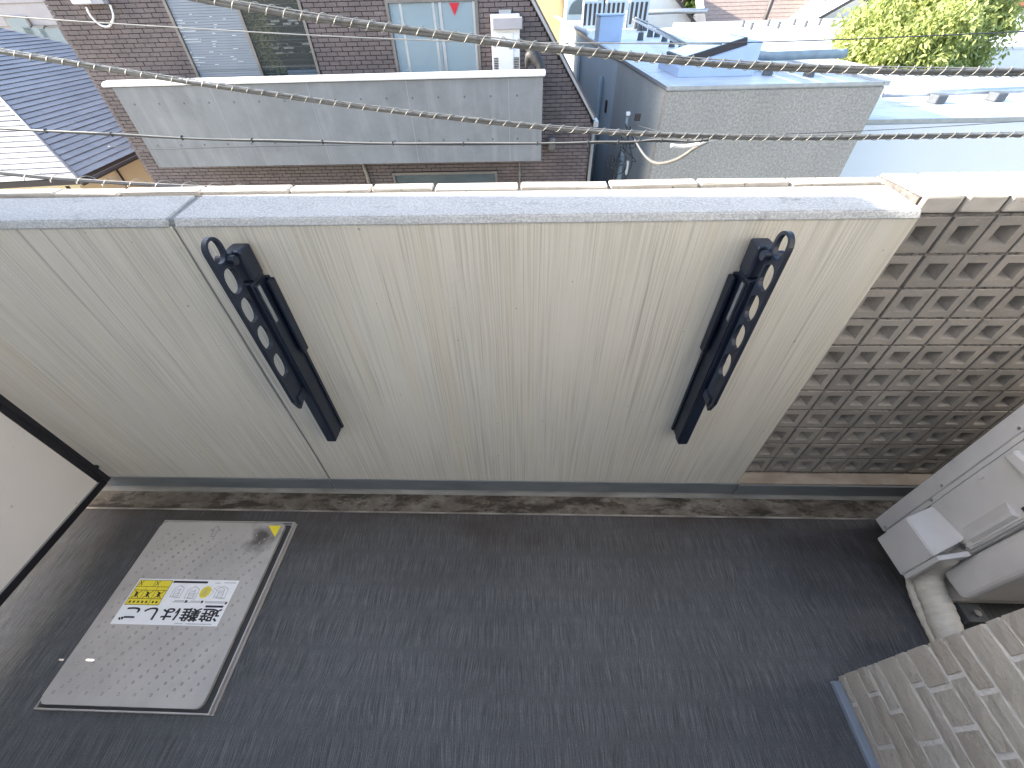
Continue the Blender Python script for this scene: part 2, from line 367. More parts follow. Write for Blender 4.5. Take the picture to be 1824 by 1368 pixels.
def tube(bm, pts, r, seg=8, cap=True):
    pts = [Vector(p) for p in pts]; n = len(pts); rs = r if hasattr(r, '__len__') else [r]*n
    t0 = (pts[1]-pts[0]).normalized(); up = Vector((0, 0, 1)) if abs(t0.z) < .9 else Vector((1, 0, 0))
    nv = t0.cross(up).normalized(); rings = []
    for i, p in enumerate(pts):
        t = (pts[min(i+1, n-1)]-pts[max(i-1, 0)]).normalized()
        nv = (nv-t*nv.dot(t)).normalized(); bv = t.cross(nv)
        rings.append([bm.verts.new(p+rs[i]*(math.cos(2*math.pi*k/seg)*nv+math.sin(2*math.pi*k/seg)*bv)) for k in range(seg)])
    for i in range(n-1):
        for k in range(seg):
            bm.faces.new((rings[i][k], rings[i][(k+1) % seg], rings[i+1][(k+1) % seg], rings[i+1][k]))
    if cap: bm.faces.new(rings[0]); bm.faces.new(rings[-1][::-1])
    return bm
def tb(name, m, parent, pts, r, seg=8): return obj(name, tube(B(), pts, r, seg), m, parent, smooth=True)
def cyl(bm, c, r, h, axis='z', seg=16, r2=None):
    c = Vector(c); ax = {'x': Vector((1, 0, 0)), 'y': Vector((0, 1, 0)), 'z': Vector((0, 0, 1))}[axis]
    return tube(bm, [c, c+ax*h], [r, r if r2 is None else r2], seg)
def quad(bm, *ps): bm.faces.new([bm.verts.new(p) for p in ps]); return bm
def spline(pts, n):                          # Catmull-Rom through points
    P = [Vector(p) for p in pts]; P = [2*P[0]-P[1]]+P+[2*P[-1]-P[-2]]; out = []
    for i in range(1, len(P)-2):
        a, b, c, d = P[i-1:i+3]
        for k in range(n):
            u = k/n
            out.append(.5*((2*b)+(c-a)*u+(2*a-5*b+4*c-d)*u*u+(3*b-a-3*c+d)*u**3))
    out.append(P[-2]); return out
def structure(o): o['kind'] = 'structure'; return o

# ================================================================== SETTING
structure(bx('ground', 'earth', None, -400, 400, -60, 600, -6.4, -6.2))
structure(bx('road', 'asphalt', None, -60, 60, 2.2, 5.6, -6.19, -6.15))
D = .9506                                    # inner face of the parapet
XP = -1.885                                  # partition to the next flat
XE = -3.55                                   # end of the building
structure(bx('floor', 'floor', None, XE, 2.6, -.45, .838, -.12, 0))
structure(bx('gutter', 'gutter', None, XE, 2.6, .838, D, -.13, -.004))
fl = bpy.data.objects['floor']
obj('cove_fillet', prism(B(), [(XE, D-.022, -.0035), (XE, D-.0065, -.0035), (XE, D-.0065, .012), (XE, D-.0125, .003)], (2.6-XE, 0, 0)), 'cove', fl)
obj('sealant_bead', box(B(), XE, 2.6, .8355, .8425, -.01, .003, bev=.0015), 'bead', fl)
rw = structure(bx('rear_wall', 'housewhite', None, XE, 6, -9, -.46, -6.2, 4.6))
structure(bx('side_wall', 'housewhite', None, 2.6, 6, -.45, 1.10, -6.2, 2.56))
structure(bx('sun_cutoff_wall', 'housewhite', None, XE-.12, XE, -.45, 1.09, -6.2, .868))  # added out of view, height set to cut off the low sun
structure(bx('facade_below', 'housewhite', None, XE, 2.6, -.45, 1.09, -6.2, -.14))

# ------------------------------------------------------------------ parapet
XJ, XR = -.876, .909
pw = thing('parapet_wall', 'cream painted balcony parapet wall with grey mortar coping and dark vertical run-off streaks', 'wall', (0, 1.03, 0))
def profile(x0, x1, pts): return prism(B(), [(x0, y, z) for y, z in pts], (x1-x0, 0, 0))
for x0, x1 in ((XE, XJ-.004), (XJ+.004, XR)):
    obj('wall_panel', box(B(), x0, x1, D, 1.085, -.14, 1.2165, bev=.002), 'wall', pw)
    obj('skirting', box(B(), x0, x1 if x1 < XR else XR+.004, D-.006, D-.0005, -.03, .088, bev=.002), 'skirt', pw)
    o = obj('coping', profile(x0 if x0 == XE else x0+.005, x1 if x1 == XR else x1-.005, [(D-.004, 1.2165), (D+.0045, 1.2335), (D+.009, 1.2355), (1.088, 1.2455), (1.088, 1.2165)]), 'coping', pw)
    bm = B(); bm.from_mesh(o.data); bmesh.ops.bevel(bm, geom=bm.edges[:], offset=.0025, segments=2, affect='EDGES'); bm.to_mesh(o.data); bm.free()
obj('sealant_joint', box(B(), XJ-.005, XJ+.005, D+.0035, 1.08, -.1, 1.222), 'sealant', pw)
obj('sealant_joint', prism(B(), [(XJ-.010, D+.002, 1.214), (XJ-.010, D+.012, 1.2310), (XJ-.010, 1.088, 1.2415), (XJ-.010, 1.088, 1.214)], (.020, 0, 0)), 'sealant', pw)
# outer row of cap tiles along the parapet crest
jo = [-1.287-.228*k for k in range(9, 0, -1)] + [-1.287, -1.102, XJ, -.632, -.412, -.245, -.019, .213, .443, .672, .900]
jo = [j for j in jo if j > XE]
for a, b in zip(jo[:-1], jo[1:]):
    h = random.uniform(-.0015, .0015)
    bm = box(B(), a+.004, b-.004, 1.094+h, 1.134, 1.19, 1.2525+h, bev=.003)
    for v in bm.verts: v.co += Vector((0, random.uniform(-.0012, .0012), random.uniform(-.0012, .0012)))
    obj('cap_tile', bm, 'cap', pw)
bx('outer_face', 'housewhite', pw, XE, XR, 1.088, 1.13, -6.2, 1.188)
bx('joint_bed', 'mortar', pw, XE, XR-.01, 1.089, 1.125, 1.188, 1.244)

# ------------------------------------------------------------------ perforated block wall
bw = thing('perforated_block_wall', 'brown screen wall of square blocks with recessed pyramid openings beside the air conditioner', 'wall', (1.7, 1.05, 0))
PT, BY = .1, 1.0
def block_mesh():                            # square block, opening narrows to a throat and widens again
    h = PT/2-.0035; bm = B(); D0 = .075
    o_ = [(-h, -h), (h, -h), (h, h), (-h, h)]
    a, bb, dpt = .0250, .0090, .036
    def ring(k, y): return [bm.verts.new((x/h*k, y, z/h*k)) for x, z in o_]
    f, i1, i2, i3, i4, r_ = ring(h, 0), ring(a, 0), ring(bb, dpt), ring(bb, dpt+.004), ring(a, D0), ring(h, D0)
    for k in range(4):
        n = (k+1) % 4
        for p, q in ((f, i1), (i1, i2), (i2, i3), (i3, i4), (i4, r_), (r_, f)): bm.faces.new((p[k], p[n], q[n], q[k]))
    bmesh.ops.recalc_face_normals(bm, faces=bm.faces[:])
    es = [e for e in bm.edges if all(v in f for v in e.verts)]
    bmesh.ops.bevel(bm, geom=es, offset=.0015, segments=1, affect='EDGES')
    me = bpy.data.meshes.new('block'); bm.to_mesh(me); bm.free(); me.materials.append(MT['block']); return me
bme = block_mesh(); ZB = .102
for r_ in range(11):
    for c_ in range(14):
        o = new_obj('block', bme, None, bw)
        o.location = Vector((.987+PT*c_+random.uniform(-.001, .001), BY+random.uniform(-.0015, .001), ZB+PT*(r_+.5))) - OFF[bw]
for k in range(15): bx('head_joint', 'mortar', bw, .937+PT*k-.0036, .937+PT*k+.0036, BY+.008, BY+.074, ZB-.01, ZB+11*PT)
for r_ in range(12):                         # rough squeezed-out bed joints
    bm = B(); n = 160
    for k in range(n):
        x = .93+(1.67)*k/n
        box(bm, x, x+.0105, BY+.0005+random.uniform(0, .0035), BY+.073, ZB+PT*r_-.0038+random.uniform(-.0006, .0006), ZB+PT*r_+.0038)
    obj('bed_joint', bm, 'mortar', bw, kind='stuff')
for k in range(16):
    a = .9385+PT*k; b = a+PT-.008
    bm = box(B(), a, b, BY-.001, BY+.17, ZB+1.1+.006, ZB+1.1+.047, bev=.006, seg=2)
    for v in bm.verts: v.co += Vector((random.uniform(-.001, .001), 0, random.uniform(-.0015, .0015)))
    obj('cap_block', bm, 'cap', bw)
bx('cap_joint', 'mortar', bw, .93, 2.6, BY+.006, BY+.165, ZB+1.1+.004, ZB+1.1+.042)
obj('base_ledge', box(B(), XR+.002, 2.6, D-.002, BY+.1, -.13, .091, bev=.003), 'ledge', bw)
obj('skirting', box(B(), XR+.006, 2.6, D-.0085, D-.0025, -.03, .083, bev=.002), 'skirt', bw)

# ------------------------------------------------------------------ brick pier of the flat
bp = thing('brick_pier', 'beige split-face brick pier with white mortar joints on the near side of the balcony', 'brick wall', (1.4, -.1, 0))
PX, PY = 1.003, .286
bx('mortar_core', 'pmortar', bp, PX+.0065, 2.6, -.45, PY-.006, 0, 2.5); bx('shade_block', 'housewhite', bp, PX+.006, 6, -9, PY-.006, 2.705, 7)  # block above the pier is added out of view to darken the corner
zs = [.006, .043, .115, .164, .214, .294, .341, .416, .469, .522, .594, .640, .712, .760, .832, .880, .955, 1.003, 1.075, 1.123, 1.195, 1.245]
joints = {0: [.214, .02], 1: [.115], 2: [.224, .03], 3: [.180, -.01], 4: [.113], 5: [.219, .06], 6: [.203, .129], 7: [.216, .08], 8: [.180, .03], 9: [.10], 10: [.218, .05]}
for i in range(len(zs)-1):
    js = list(joints.get(i, [PY-random.uniform(.07, .19)]))
    while js[-1] > -.45: js.append(js[-1]-random.choice((.075, .17, .21, .19)))
    ys = [PY]+js
    for k in range(len(ys)-1):
        y1, y0 = ys[k]-(.0055 if k else 0), max(ys[k+1]+.0055, -.449)
        if y1-y0 < .012: continue
        z0, z1 = zs[i]+.0056+random.uniform(-.001, .0012), zs[i+1]-.0056+random.uniform(-.0012, .001)
        pr = random.uniform(-.0025, .0015)
        bm = B(); nx, nz = max(2, int((y1-y0)/.02)), 3
        grid = [[bm.verts.new((PX+pr+random.uniform(-.0012, .0012)+(.002 if (a in (0, nx) or b in (0, nz)) else 0), y0+(y1-y0)*a/nx+(random.uniform(-.0012, .0012) if 0 < a < nx else 0), z0+(z1-z0)*b/nz+random.uniform(-.001, .001))) for b in range(nz+1)] for a in range(nx+1)]
        for a in range(nx):
            for b in range(nz): bm.faces.new((grid[a][b], grid[a+1][b], grid[a+1][b+1], grid[a][b+1]))
        ring = [grid[a][0] for a in range(nx+1)]+[grid[nx][b] for b in range(1, nz+1)]+[grid[a][nz] for a in range(nx-1, -1, -1)]+[grid[0][b] for b in range(nz-1, 0, -1)]
        back = [bm.verts.new((PX+.03, v.co.y, v.co.z)) for v in ring]; n = len(ring)
        for q in range(n): bm.faces.new((ring[q], back[q], back[(q+1) % n], ring[(q+1) % n]))
        obj('brick', bm, 'pbrick', bp)
for i in range(len(zs)-1):                   # return face towards the parapet
    for k in range(7):
        x0 = PX+.032+.11*k
        bx('brick', 'pbrick', bp, x0, x0+.102, PY-.02, PY-.001+random.uniform(-.002, .002), zs[i]+.004, zs[i+1]-.004)
obj('base_flashing', box(B(), PX-.024, PX+.001, -.45, PY-.012, .001, .020, bev=.002), 'flash', bp)

# ------------------------------------------------------------------ partition
pt = thing('partition_screen', 'off-white balcony partition panel in a dark metal frame at the floor edge', 'partition', (XP, .4, 0))
bx('post', 'frame', pt, XP-.02, XP+.012, .916, .937, .093, 2.50)
bx('post', 'frame', pt, XP-.016, XP+.008, .896, .9155, .12, 2.50)
obj('rail', box(B(), XP-.02, XP+.012, -.449, .9155, .088, .1185, bev=.002), 'frame', pt)
bx('bead', 'alu', pt, XP+.0075, XP+.0105, -.449, .895, .1195, .1225)
bx('panel', 'panel', pt, XP-.006, XP+.003, .2860, .898, .12, 2.49)
bx('panel', 'panel', pt, XP-.006, XP+.003, -.449, .2815, .12, 2.49)
bx('joint_strip', 'frame', pt, XP-.010, XP-.0065, .272, .295, .14, .225)
bx('joint_strip', 'frame', pt, XP-.010, XP-.0065, .272, .295, .238, 2.49)
bx('clip', 'frame', pt, XP-.012, XP+.006, .9372, .948, .165, .180)
bx('wing_panel', 'panel', pt, XP-.01, XP+.006, .9415, 1.118, 1.262, 2.499)

# ------------------------------------------------------------------ escape hatch
hz = .034
eh = thing('escape_hatch', 'stainless steel escape hatch lid with studded surface and printed sticker on the floor', 'hatch', (-1.27, .455, 0))
lx0, lx1, ly0, ly1 = -1.549, -1.012, .152, .764
def rrect(x0, x1, y0, y1, z, r, n=5, which=(1, 1, 1, 1)):
    out = []
    for (cx, cy, a0), w in zip(((x1-r, y1-r, 0), (x0+r, y1-r, 90), (x0+r, y0+r, 180), (x1-r, y0+r, 270)), which):
        for k in range(n+1):
            a = R(a0+90*k/n); out.append((cx+r*math.cos(a), cy+r*math.sin(a), z))
    return out
bm = prism(B(), rrect(lx0, lx1, ly0, ly1, hz-.012, .022), (0, 0, .012))
bmesh.ops.bevel(bm, geom=[e for e in bm.edges if all(abs(v.co.z-hz) < 1e-5 for v in e.verts)], offset=.0025, segments=2, affect='EDGES')
lid = obj('lid', bm, 'steel', eh)
bx('frame', 'steel', eh, lx0-.008, lx1+.030, ly0-.012, ly1+.012, .0005, .006)
for a in ((lx1+.0215, lx1+.0265, ly0-.012, ly1+.012), (lx0-.008, lx0-.004, ly0-.0115, ly1+.0115)): bx('frame_upstand', 'steel', eh, a[0], a[1], a[2], a[3], .006, .0235)
for a in ((lx0-.0035, lx1+.021, ly1+.008, ly1+.012), (lx0-.0035, lx1+.021, ly0-.012, ly0-.008)): bx('frame_upstand', 'steel', eh, a[0], a[1], a[2], a[3], .006, .0225)
bx('lid_gap_shade', 'acdark', eh, lx0+.004, lx1+.020, ly0-.006, ly1-.004, .0065, .0215)  # near-black fill paints the shade in the gap around the lid
bm = B(); dm = B(); k = 0                    # embossed anti-slip studs
sx0, sx1, sy0, sy1 = -1.488, -1.085, .372, .537
yy = ly0+.030
while yy < ly1-.045:
    xx = lx0+.03+(k % 4)*.0135
    while xx < lx1-.03:
        if not (sx0 < xx < sx1 and sy0 < yy < sy1) and not (-1.33 < xx < -1.27 and yy > .695) and not (xx > -1.09 and yy > .70):
            xq = xx+random.uniform(-.001, .001); cyl(bm, (xq, yy, hz-.0005), .0038, .0028, seg=10, r2=.0022)
            if random.random() < .7: r_ = random.uniform(.0041, .0054); cyl(dm, (xq+random.uniform(-.0008, .0008), yy+.0006, hz-.0005), r_, .0007, seg=10)
        xx += .054
    yy += .0155; k += 1
obj('raised_stud', bm, 'studsteel', lid, kind='stuff'); obj('stud_grime', dm, 'etch', lid, kind='stuff')
obj('etched_arrow', prism(B(), [(-1.300, .748, hz), (-1.276, .727, hz), (-1.288, .727, hz), (-1.288, .700, hz), (-1.305, .700, hz), (-1.309, .727, hz), (-1.322, .727, hz)], (0, 0, .0006)), 'etch', lid)
obj('etched_arrow_centre', prism(B(), [(-1.300, .743, hz+.0006), (-1.284, .730, hz+.0006), (-1.291, .730, hz+.0006), (-1.291, .703, hz+.0006), (-1.302, .703, hz+.0006), (-1.305, .730, hz+.0006), (-1.314, .730, hz+.0006)], (0, 0, .0004)), 'steel', lid)
obj('yellow_triangle_mark', prism(B(), [(-1.083, .752, hz), (-1.030, .753, hz), (-1.033, .703, hz)], (0, 0, .0006)), 'yellow', lid)
# printed sticker: u runs to -X, v to +Y (it reads from the parapet side)
SX, SY, SW, SH = -1.0915, .378, .392, .154
def suv(u, v, z): return (SX-u*SW, SY+v*SH, hz+z)
def sbox(bm, u0, u1, v0, v1, z=.0010): return quad(bm, suv(u0, v0, z), suv(u1, v0, z), suv(u1, v1, z), suv(u0, v1, z))
def sline(bm, pts, w=.004, z=.0013):
    for (u0, v0), (u1, v1) in zip(pts[:-1], pts[1:]):
        a, b = Vector(suv(u0, v0, z)), Vector(suv(u1, v1, z)); n = (b-a).cross(Vector((0, 0, 1)))
        if n.length < 1e-7: continue
        n = n.normalized()*w*SW/2; quad(bm, a-n, b-n, b+n, a+n)
bm = prism(B(), [suv(0, 0, 0), suv(1, 0, 0), suv(1, 1, 0), suv(0, 1, 0)], (0, 0, .0006))
st = obj('sticker', bm, 'sticker', lid)
def text_mesh(body, weight=0.0):
    cu = bpy.data.curves.new('lettering', 'FONT'); cu.body = body; cu.size = 1; cu.offset = weight
    o = bpy.data.objects.new('lettering', cu); COL.objects.link(o); bpy.context.view_layer.update()
    me = bpy.data.meshes.new_from_object(o.evaluated_get(bpy.context.evaluated_depsgraph_get()))
    bpy.data.objects.remove(o); bpy.data.curves.remove(cu); return me
def lettering(name, body, u0, u1, v0, v1, m='ink', weight=0.0, z=.0012):
    me = text_mesh(body, weight); bm = B(); bm.from_mesh(me); vs = bm.verts
    xa, xb = min(v.co.x for v in vs), max(v.co.x for v in vs); ya, yb = min(v.co.y for v in vs), max(v.co.y for v in vs)
    for v in vs:
        fu, fv = (v.co.x-xa)/(xb-xa), (v.co.y-ya)/(yb-ya)
        v.co = Vector(suv(u0+(u1-u0)*fu, v1+(v0-v1)*fv, z))
    return obj(name, bm, m, st)
for q, (du, dv) in enumerate(((0, 0), (.0030, 0), (-.0030, 0), (0, .007), (0, -.007), (.002, .005), (-.002, -.005), (.002, -.005), (-.002, .005))): lettering('lettering', '避難はしご', .025+du, .955+du, .085+dv, .36+dv, z=.0011+.00005*q)
bm = B(); sbox(bm, .655, .985, .41, .965)
obj('yellow_panel', bm, 'yellow', st)
bm = B()
for v in (.41, .545, .735, .815, .965): sline(bm, [(.655, v), (.985, v)])
for u in (.655, .985): sline(bm, [(u, .41), (u, .965)])
for u in (.765, .875): sline(bm, [(u, .545), (u, .735)]); sline(bm, [(u, .735), (u, .815)], .003)
sline(bm, [(.82, .815), (.82, .965)]); sline(bm, [(.76, .41), (.76, .545)])
for u in (.71, .82, .93):                    # three crossed-out pictograms
    sline(bm, [(u-.035, .725), (u+.035, .555)], .006); sline(bm, [(u-.035, .555), (u+.035, .725)], .006)
    sline(bm, [(u, .58), (u+.008, .70)], .016); sline(bm, [(u-.012, .66), (u+.02, .64)], .010)
for u in (.79, .955): sline(bm, [(u-.018, .945), (u+.018, .84)], .006); sline(bm, [(u-.018, .84), (u+.018, .945)], .006)
for u in (.69, .725, .79, .83, .87, .91, .95): sbox(bm, u-.009, u+.009, .45, .495, .0014)
obj('pictogram', bm, 'ink', st)
bm = B()
sbox(bm, .30, .645, .915, .965); sbox(bm, .03, .20, .385, .43); sbox(bm, .012, .030, .46, .515)
for u in (.245, .40): sbox(bm, u, u+.022, .475, .53)
obj('caption_bar', bm, 'ink', st)
bm = B(); random.seed(3)                     # fine print and line drawings, too small to read
for u0, u1, v in ((.035, .22, .485), (.035, .22, .51), (.275, .385, .49), (.275, .37, .515), (.43, .54, .49), (.43, .52, .515), (.02, .13, .94), (.17, .22, .93), (.06, .30, .035), (.33, .40, .035)):
    u = u0
    while u < u1:
        w = random.uniform(.006, .014); sbox(bm, u, u+w, v-.009, v+.009, .0011); u += w+.004
for cx, cy, sc in ((.12, .70, 1), (.40, .68, 1), (.55, .70, .9)):
    sline(bm, [(cx-.06*sc, cy-.12), (cx-.055*sc, cy+.10), (cx, cy+.16), (cx+.05*sc, cy+.09), (cx+.05*sc, cy-.10), (cx-.06*sc, cy-.12)], .004, .0011)
    for q in range(6): sline(bm, [(cx-.05*sc+random.uniform(0, .03), cy-.1+.035*q), (cx+random.uniform(0, .05)*sc, cy-.1+.035*q+random.uniform(-.02, .04))], .003, .0011)
    sline(bm, [(cx-.03, cy-.1), (cx-.02, cy+.1)], .004, .0011); sline(bm, [(cx+.02, cy-.1), (cx+.025, cy+.08)], .004, .0011)
sline(bm, [(.10, .80), (.17, .86), (.21, .80), (.16, .76)], .003, .0011); sline(bm, [(.22, .62), (.19, .72), (.24, .80)], .003, .0011)
obj('line_drawing', bm, 'greyink', st)
obj('yellow_disc', prism(B(), [suv(.275+.050*math.cos(2*math.pi*k/24), .72+.135*math.sin(2*math.pi*k/24), .0009) for k in range(24)], (0, 0, .0003)), 'yellow', st)
bm = B()
for q in range(5): sline(bm, [(.245, .65+.035*q), (.305, .64+.04*q)], .003, .0015)
sline(bm, [(.26, .62), (.28, .82)], .004, .0015); sline(bm, [(.295, .64), (.27, .80)], .004, .0015)
obj('disc_drawing', bm, 'greyink', st); random.seed(11)

# ------------------------------------------------------------------ laundry-pole brackets
def bracket(label, x, side):
    t = thing('laundry_bracket', label, 'bracket', (x, D, .45), 'laundry pole brackets on the parapet')
    i = -side                                # inner side (towards the balcony centre)
    bx('rail', 'black', t, x-.016, x+.016, .874, D-.012, .455, 1.10, bev=.003)
    bx('rail_lip', 'black', t, x-.019, x-.0165, .880, .905, .46, 1.09); bx('rail_lip', 'black', t, x+.0165, x+.019, .880, .905, .46, 1.09)
    bx('back_plate', 'black', t, x-.021, x+.021, D-.0118, D-.0005, .455, 1.085)
    bx('wall_plate', 'black', t, min(x+i*.0215, x+i*.033), max(x+i*.0215, x+i*.033), D-.030, D-.0005, .835, 1.080, bev=.003)
    bx('top_block', 'black', t, x-.022, x+.022, .884, .936, 1.101, 1.182, bev=.006)
    bx('end_cap', 'black', t, x-.012, x+.012, .880, .935, .447, .4545, bev=.002)
    cyb = cyl(B(), (x-.022, .862, 1.172), .011, .044, 'x', 14); obj('pivot_pin', cyb, 'black', t, smooth=False)
    bx('pivot_lug', 'black', t, x-.010, x+.010, .866, .8835, 1.160, 1.186, bev=.002)
    bx('scale_strip', 'grey_strip', t, min(x+i*.0193, x+i*.0208), max(x+i*.0193, x+i*.0208), .886, .898, .975, 1.085)
    # arm: flat bar with one round and four oval openings
    y0, y1, z0, z1 = .810, .868, .692, 1.236; w = .0055
    yc, rr = (y0+y1)/2, (y1-y0)/2
    outline = [(y0+.012, z0), (y1-.004, z0+.014), (y1, z0+.03)]
    outline += [(yc+rr*math.cos(a), z1-rr+rr*math.sin(a)) for a in [math.pi*k/14 for k in range(15)]]
    outline += [(y0, z0+.04)]
    holes = [(yc, 1.203, .0205, .0265), (yc, 1.1295, .0228, .032), (yc, 1.0475, .0228, .0345), (yc, .960, .0228, .036), (yc, .860, .0228, .040)]
    bm = B(); fl_ = []
    for xs in (x-w, x+w):
        loops = [[bm.verts.new((xs, y, z)) for y, z in outline]]
        for cy, cz, ry, rz in holes:
            p = 2.0; ring = []
            for k in range(20):
                a = 2*math.pi*k/20; c_, s_ = math.cos(a), math.sin(a)
                ring.append(bm.verts.new((xs, cy+ry*math.copysign(abs(c_)**(2/2.4), c_), cz+rz*math.copysign(abs(s_)**(2/2.4), s_))))
            loops.append(ring)
        es = []
        for L in loops:
            for k in range(len(L)): es.append(bm.edges.new((L[k], L[(k+1) % len(L)])))
        bmesh.ops.triangle_fill(bm, use_beauty=True, edges=es, use_dissolve=False); fl_.append(loops)
    for La, Lb in zip(*fl_):
        for k in range(len(La)): bm.faces.new((La[k], La[(k+1) % len(La)], Lb[(k+1) % len(La)], Lb[k]))
    rim = [e for e in bm.edges if e.is_manifold and abs(e.verts[0].co.x-e.verts[1].co.x) < 1e-6 and e.calc_face_angle(0) > 1.2]
    bmesh.ops.bevel(bm, geom=rim, offset=.0014, segments=2, affect='EDGES')
    obj('arm', bm, 'black', t)
    bx('arm_tip', 'black', t, x-.010, x+.010, y0+.016, y1+.004, z0+.016, z0+.045, bev=.002)
    return t
bracket('black folded laundry pole arm with oval holes beside the vertical wall joint', -.712, -1)
bracket('black folded laundry pole arm with oval holes nearer the perforated block wall', .556, 1)

# ------------------------------------------------------------------ air-conditioner outdoor unit
AX, AY0, AY1, AZ0, AZ1 = 1.41, .475, .806, .062, .80
ac = thing('air_conditioner', 'grey air conditioner outdoor unit with boxy valve cover in the corner', 'air conditioner', (1.8, .64, 0))
bx('body', 'ac', ac, AX+.012, 2.19, .572, .7515, AZ0+.02, AZ1, bev=.006)
obj('front_panel', box(B(), AX, 2.20, .7530, AY1, AZ0, AZ1+.004, bev=.004), 'ac', ac)
bm = box(B(), AX+.018, 2.19, AY0, .5710, .150, AZ1, bev=.02, seg=4); obj('rear_shell', bm, 'ac', ac)
bx('base_pan', 'ac', ac, AX+.05, 2.17, .50, .75, AZ0, AZ0+.019)
# service panel with pressed relief
bm = box(B(), AX-.0005, AX+.0115, .5735, .7350, .300, AZ1-.003, bev=.003); sp_ = obj('service_panel', bm, 'ac', ac)
bx('corner_strip', 'ac', ac, AX+.0015, AX+.0118, .7365, .7510, AZ0+.012, AZ1-.003)
obj('recessed_handle', prism(B(), [(AX-.0008, .600, .475), (AX-.0008, .586, .30), (AX-.0008, .578, .30), (AX-.0008, .578, .52), (AX-.0008, .592, .52)], (-.004, 0, 0)), 'ac', ac)
obj('pressed_slope', prism(B(), [(AX-.0008, .632, .345), (AX-.016, .600, .345), (AX-.016, .590, .345), (AX-.0008, .580, .345)], (0, 0, .165)), 'ac', sp_)
bx('pressed_dent', 'ac', sp_, AX-.004, AX-.0006, .712, .726, .497, .517, bev=.0018)
bx('pressed_rib', 'ac', sp_, AX-.022, AX-.0006, .640, .720, .610, .650, bev=.008)
bx('cable_clamp', 'acdark', sp_, AX-.012, AX-.0006, .583, .598, .535, .565, bev=.003)
for y, z in ((.762, .690), (.762, .388), (.762, .085), (.745, .320)): obj('screw', cyl(B(), (AX-.003, y, z), .0045, .006, 'x', 10), 'screw', ac)
# valve cover: box with a sloping hood
cv = B(); ox = AX-.080
o4 = [(ox, .705, .105), (ox, .572, .105), (ox, .572, .268), (ox, .705, .268)]
i4 = [(AX-.0008, .728, .072), (AX-.0008, .574, .072), (AX-.0008, .604, .330), (AX-.0008, .728, .312)]
a = [cv.verts.new(p) for p in o4]; b = [cv.verts.new(p) for p in i4]
cv.faces.new(a); cv.faces.new(b[::-1])
for k in range(4): cv.faces.new((a[k], b[k], b[(k+1) % 4], a[(k+1) % 4]))
bmesh.ops.recalc_face_normals(cv, faces=cv.faces[:]); bmesh.ops.bevel(cv, geom=cv.edges[:], offset=.003, segments=2, affect='EDGES')
vc = obj('valve_cover', cv, 'ac', ac)
obj('flange', prism(B(), [(ox+.004, .5705, .110), (ox+.004, .5705, .272), (AX-.002, .5725, .308), (AX-.002, .5725, .290), (ox+.018, .5705, .255), (ox+.018, .5705, .11)], (0, -.014, 0)), 'ac', vc)
obj('screw', cyl(B(), (AX-.012, .585, .312), .010, .012, 'x', 12, r2=.011), 'screw', vc)
for x in (1.50, 2.05):
    bx('foot', 'rubber', ac, x, x+.07, .44, .83, .001, .0615, bev=.004)
    obj('foot_bolt', cyl(B(), (x+.035, .465, .0615), .011, .012, 'z', 6), 'screw', ac)
gr = B()
for k in range(7):
    r_ = .03+.033*k; tube(gr, [(1.78+r_*math.cos(2*math.pi*q/28), AY1+.006, .43+r_*math.sin(2*math.pi*q/28)) for q in range(29)], .003, 5)
for q in range(8): tube(gr, [(1.78, AY1+.006, .43), (1.78+.23*math.cos(q*math.pi/4), AY1+.006, .43+.23*math.sin(q*math.pi/4))], .003, 5)
obj('fan_grille', gr, 'acdark', ac)
p1 = spline([(1.40, .600, .24), (1.41, .598, .17), (1.415, .580, .115), (1.418, .53, .085), (1.415, .47, .070), (1.405, .41, .060), (1.405, .35, .055), (1.43, .300, .055)], 8)
bm = tube(B(), p1, [.042+.0012*math.sin(i*1.9)+.0008*random.random() for i in range(len(p1))], 18)
tag(obj('taped_pipe', bm, 'tape', None, smooth=True), 'thick pipe bundle wrapped in ivory tape bending down from the valve cover', 'pipe')
p2 = spline([(1.385, .600, .19), (1.392, .592, .11), (1.394, .560, .055), (1.390, .48, .028), (1.382, .40, .022), (1.37, .33, .026), (1.40, .300, .03)], 8)
tag(obj('drain_hose', tube(B(), p2, [.017+.0008*math.sin(i*2.3) for i in range(len(p2))], 12), 'tape', None, smooth=True), 'slim ivory drain hose tucked against the thick taped pipe', 'hose')
tag(obj('pipe_cover', box(B(), 1.40, 1.47, .288, .40, .0, .33, bev=.025, seg=4), 'white', None, smooth=False), 'white rounded pipe cover just behind the brick pier edge', 'pipe cover')

# ================================================================== STREET: brick house opposite
FY = 9.5
bh = thing('brick_house', 'dark purplish brown brick house with a long concrete balcony and one sloping side', 'house', (-3.6, 18, -6.2))
def xr(z): return 1.32 if z < -.15 else 1.32-(z+.15)*.7225
ZT = 5.0
wall_poly = [(-8.55, -6.2), (1.31, -6.2), (1.31, -.15), (xr(ZT)-.01, ZT), (-8.55, ZT)]
WIN = [(-6.40, -3.96, .25, 2.6), (-2.475, -.855, .25, 1.665), (-2.99, -.645, -2.3, -1.085)]
HID = (-7.38, .28, -.62, .655)
bm = prism(B(), [(x, FY+.05, z) for x, z in wall_poly], (0, 20.5, 0)); obj('wall', bm, 'fmortar', bh)
BW, BH = .205, .0665
full = box(B(), -BW/2+.0055, BW/2-.0055, 0, .049, -BH/2+.005, BH/2-.005)
fme = bpy.data.meshes.new('brick'); bmesh.ops.recalc_face_normals(full, faces=full.faces[:]); full.to_mesh(fme); full.free(); fme.materials.append(MT['fbrick'])
cand, rest = [], B()
row = 0; z = -2.6
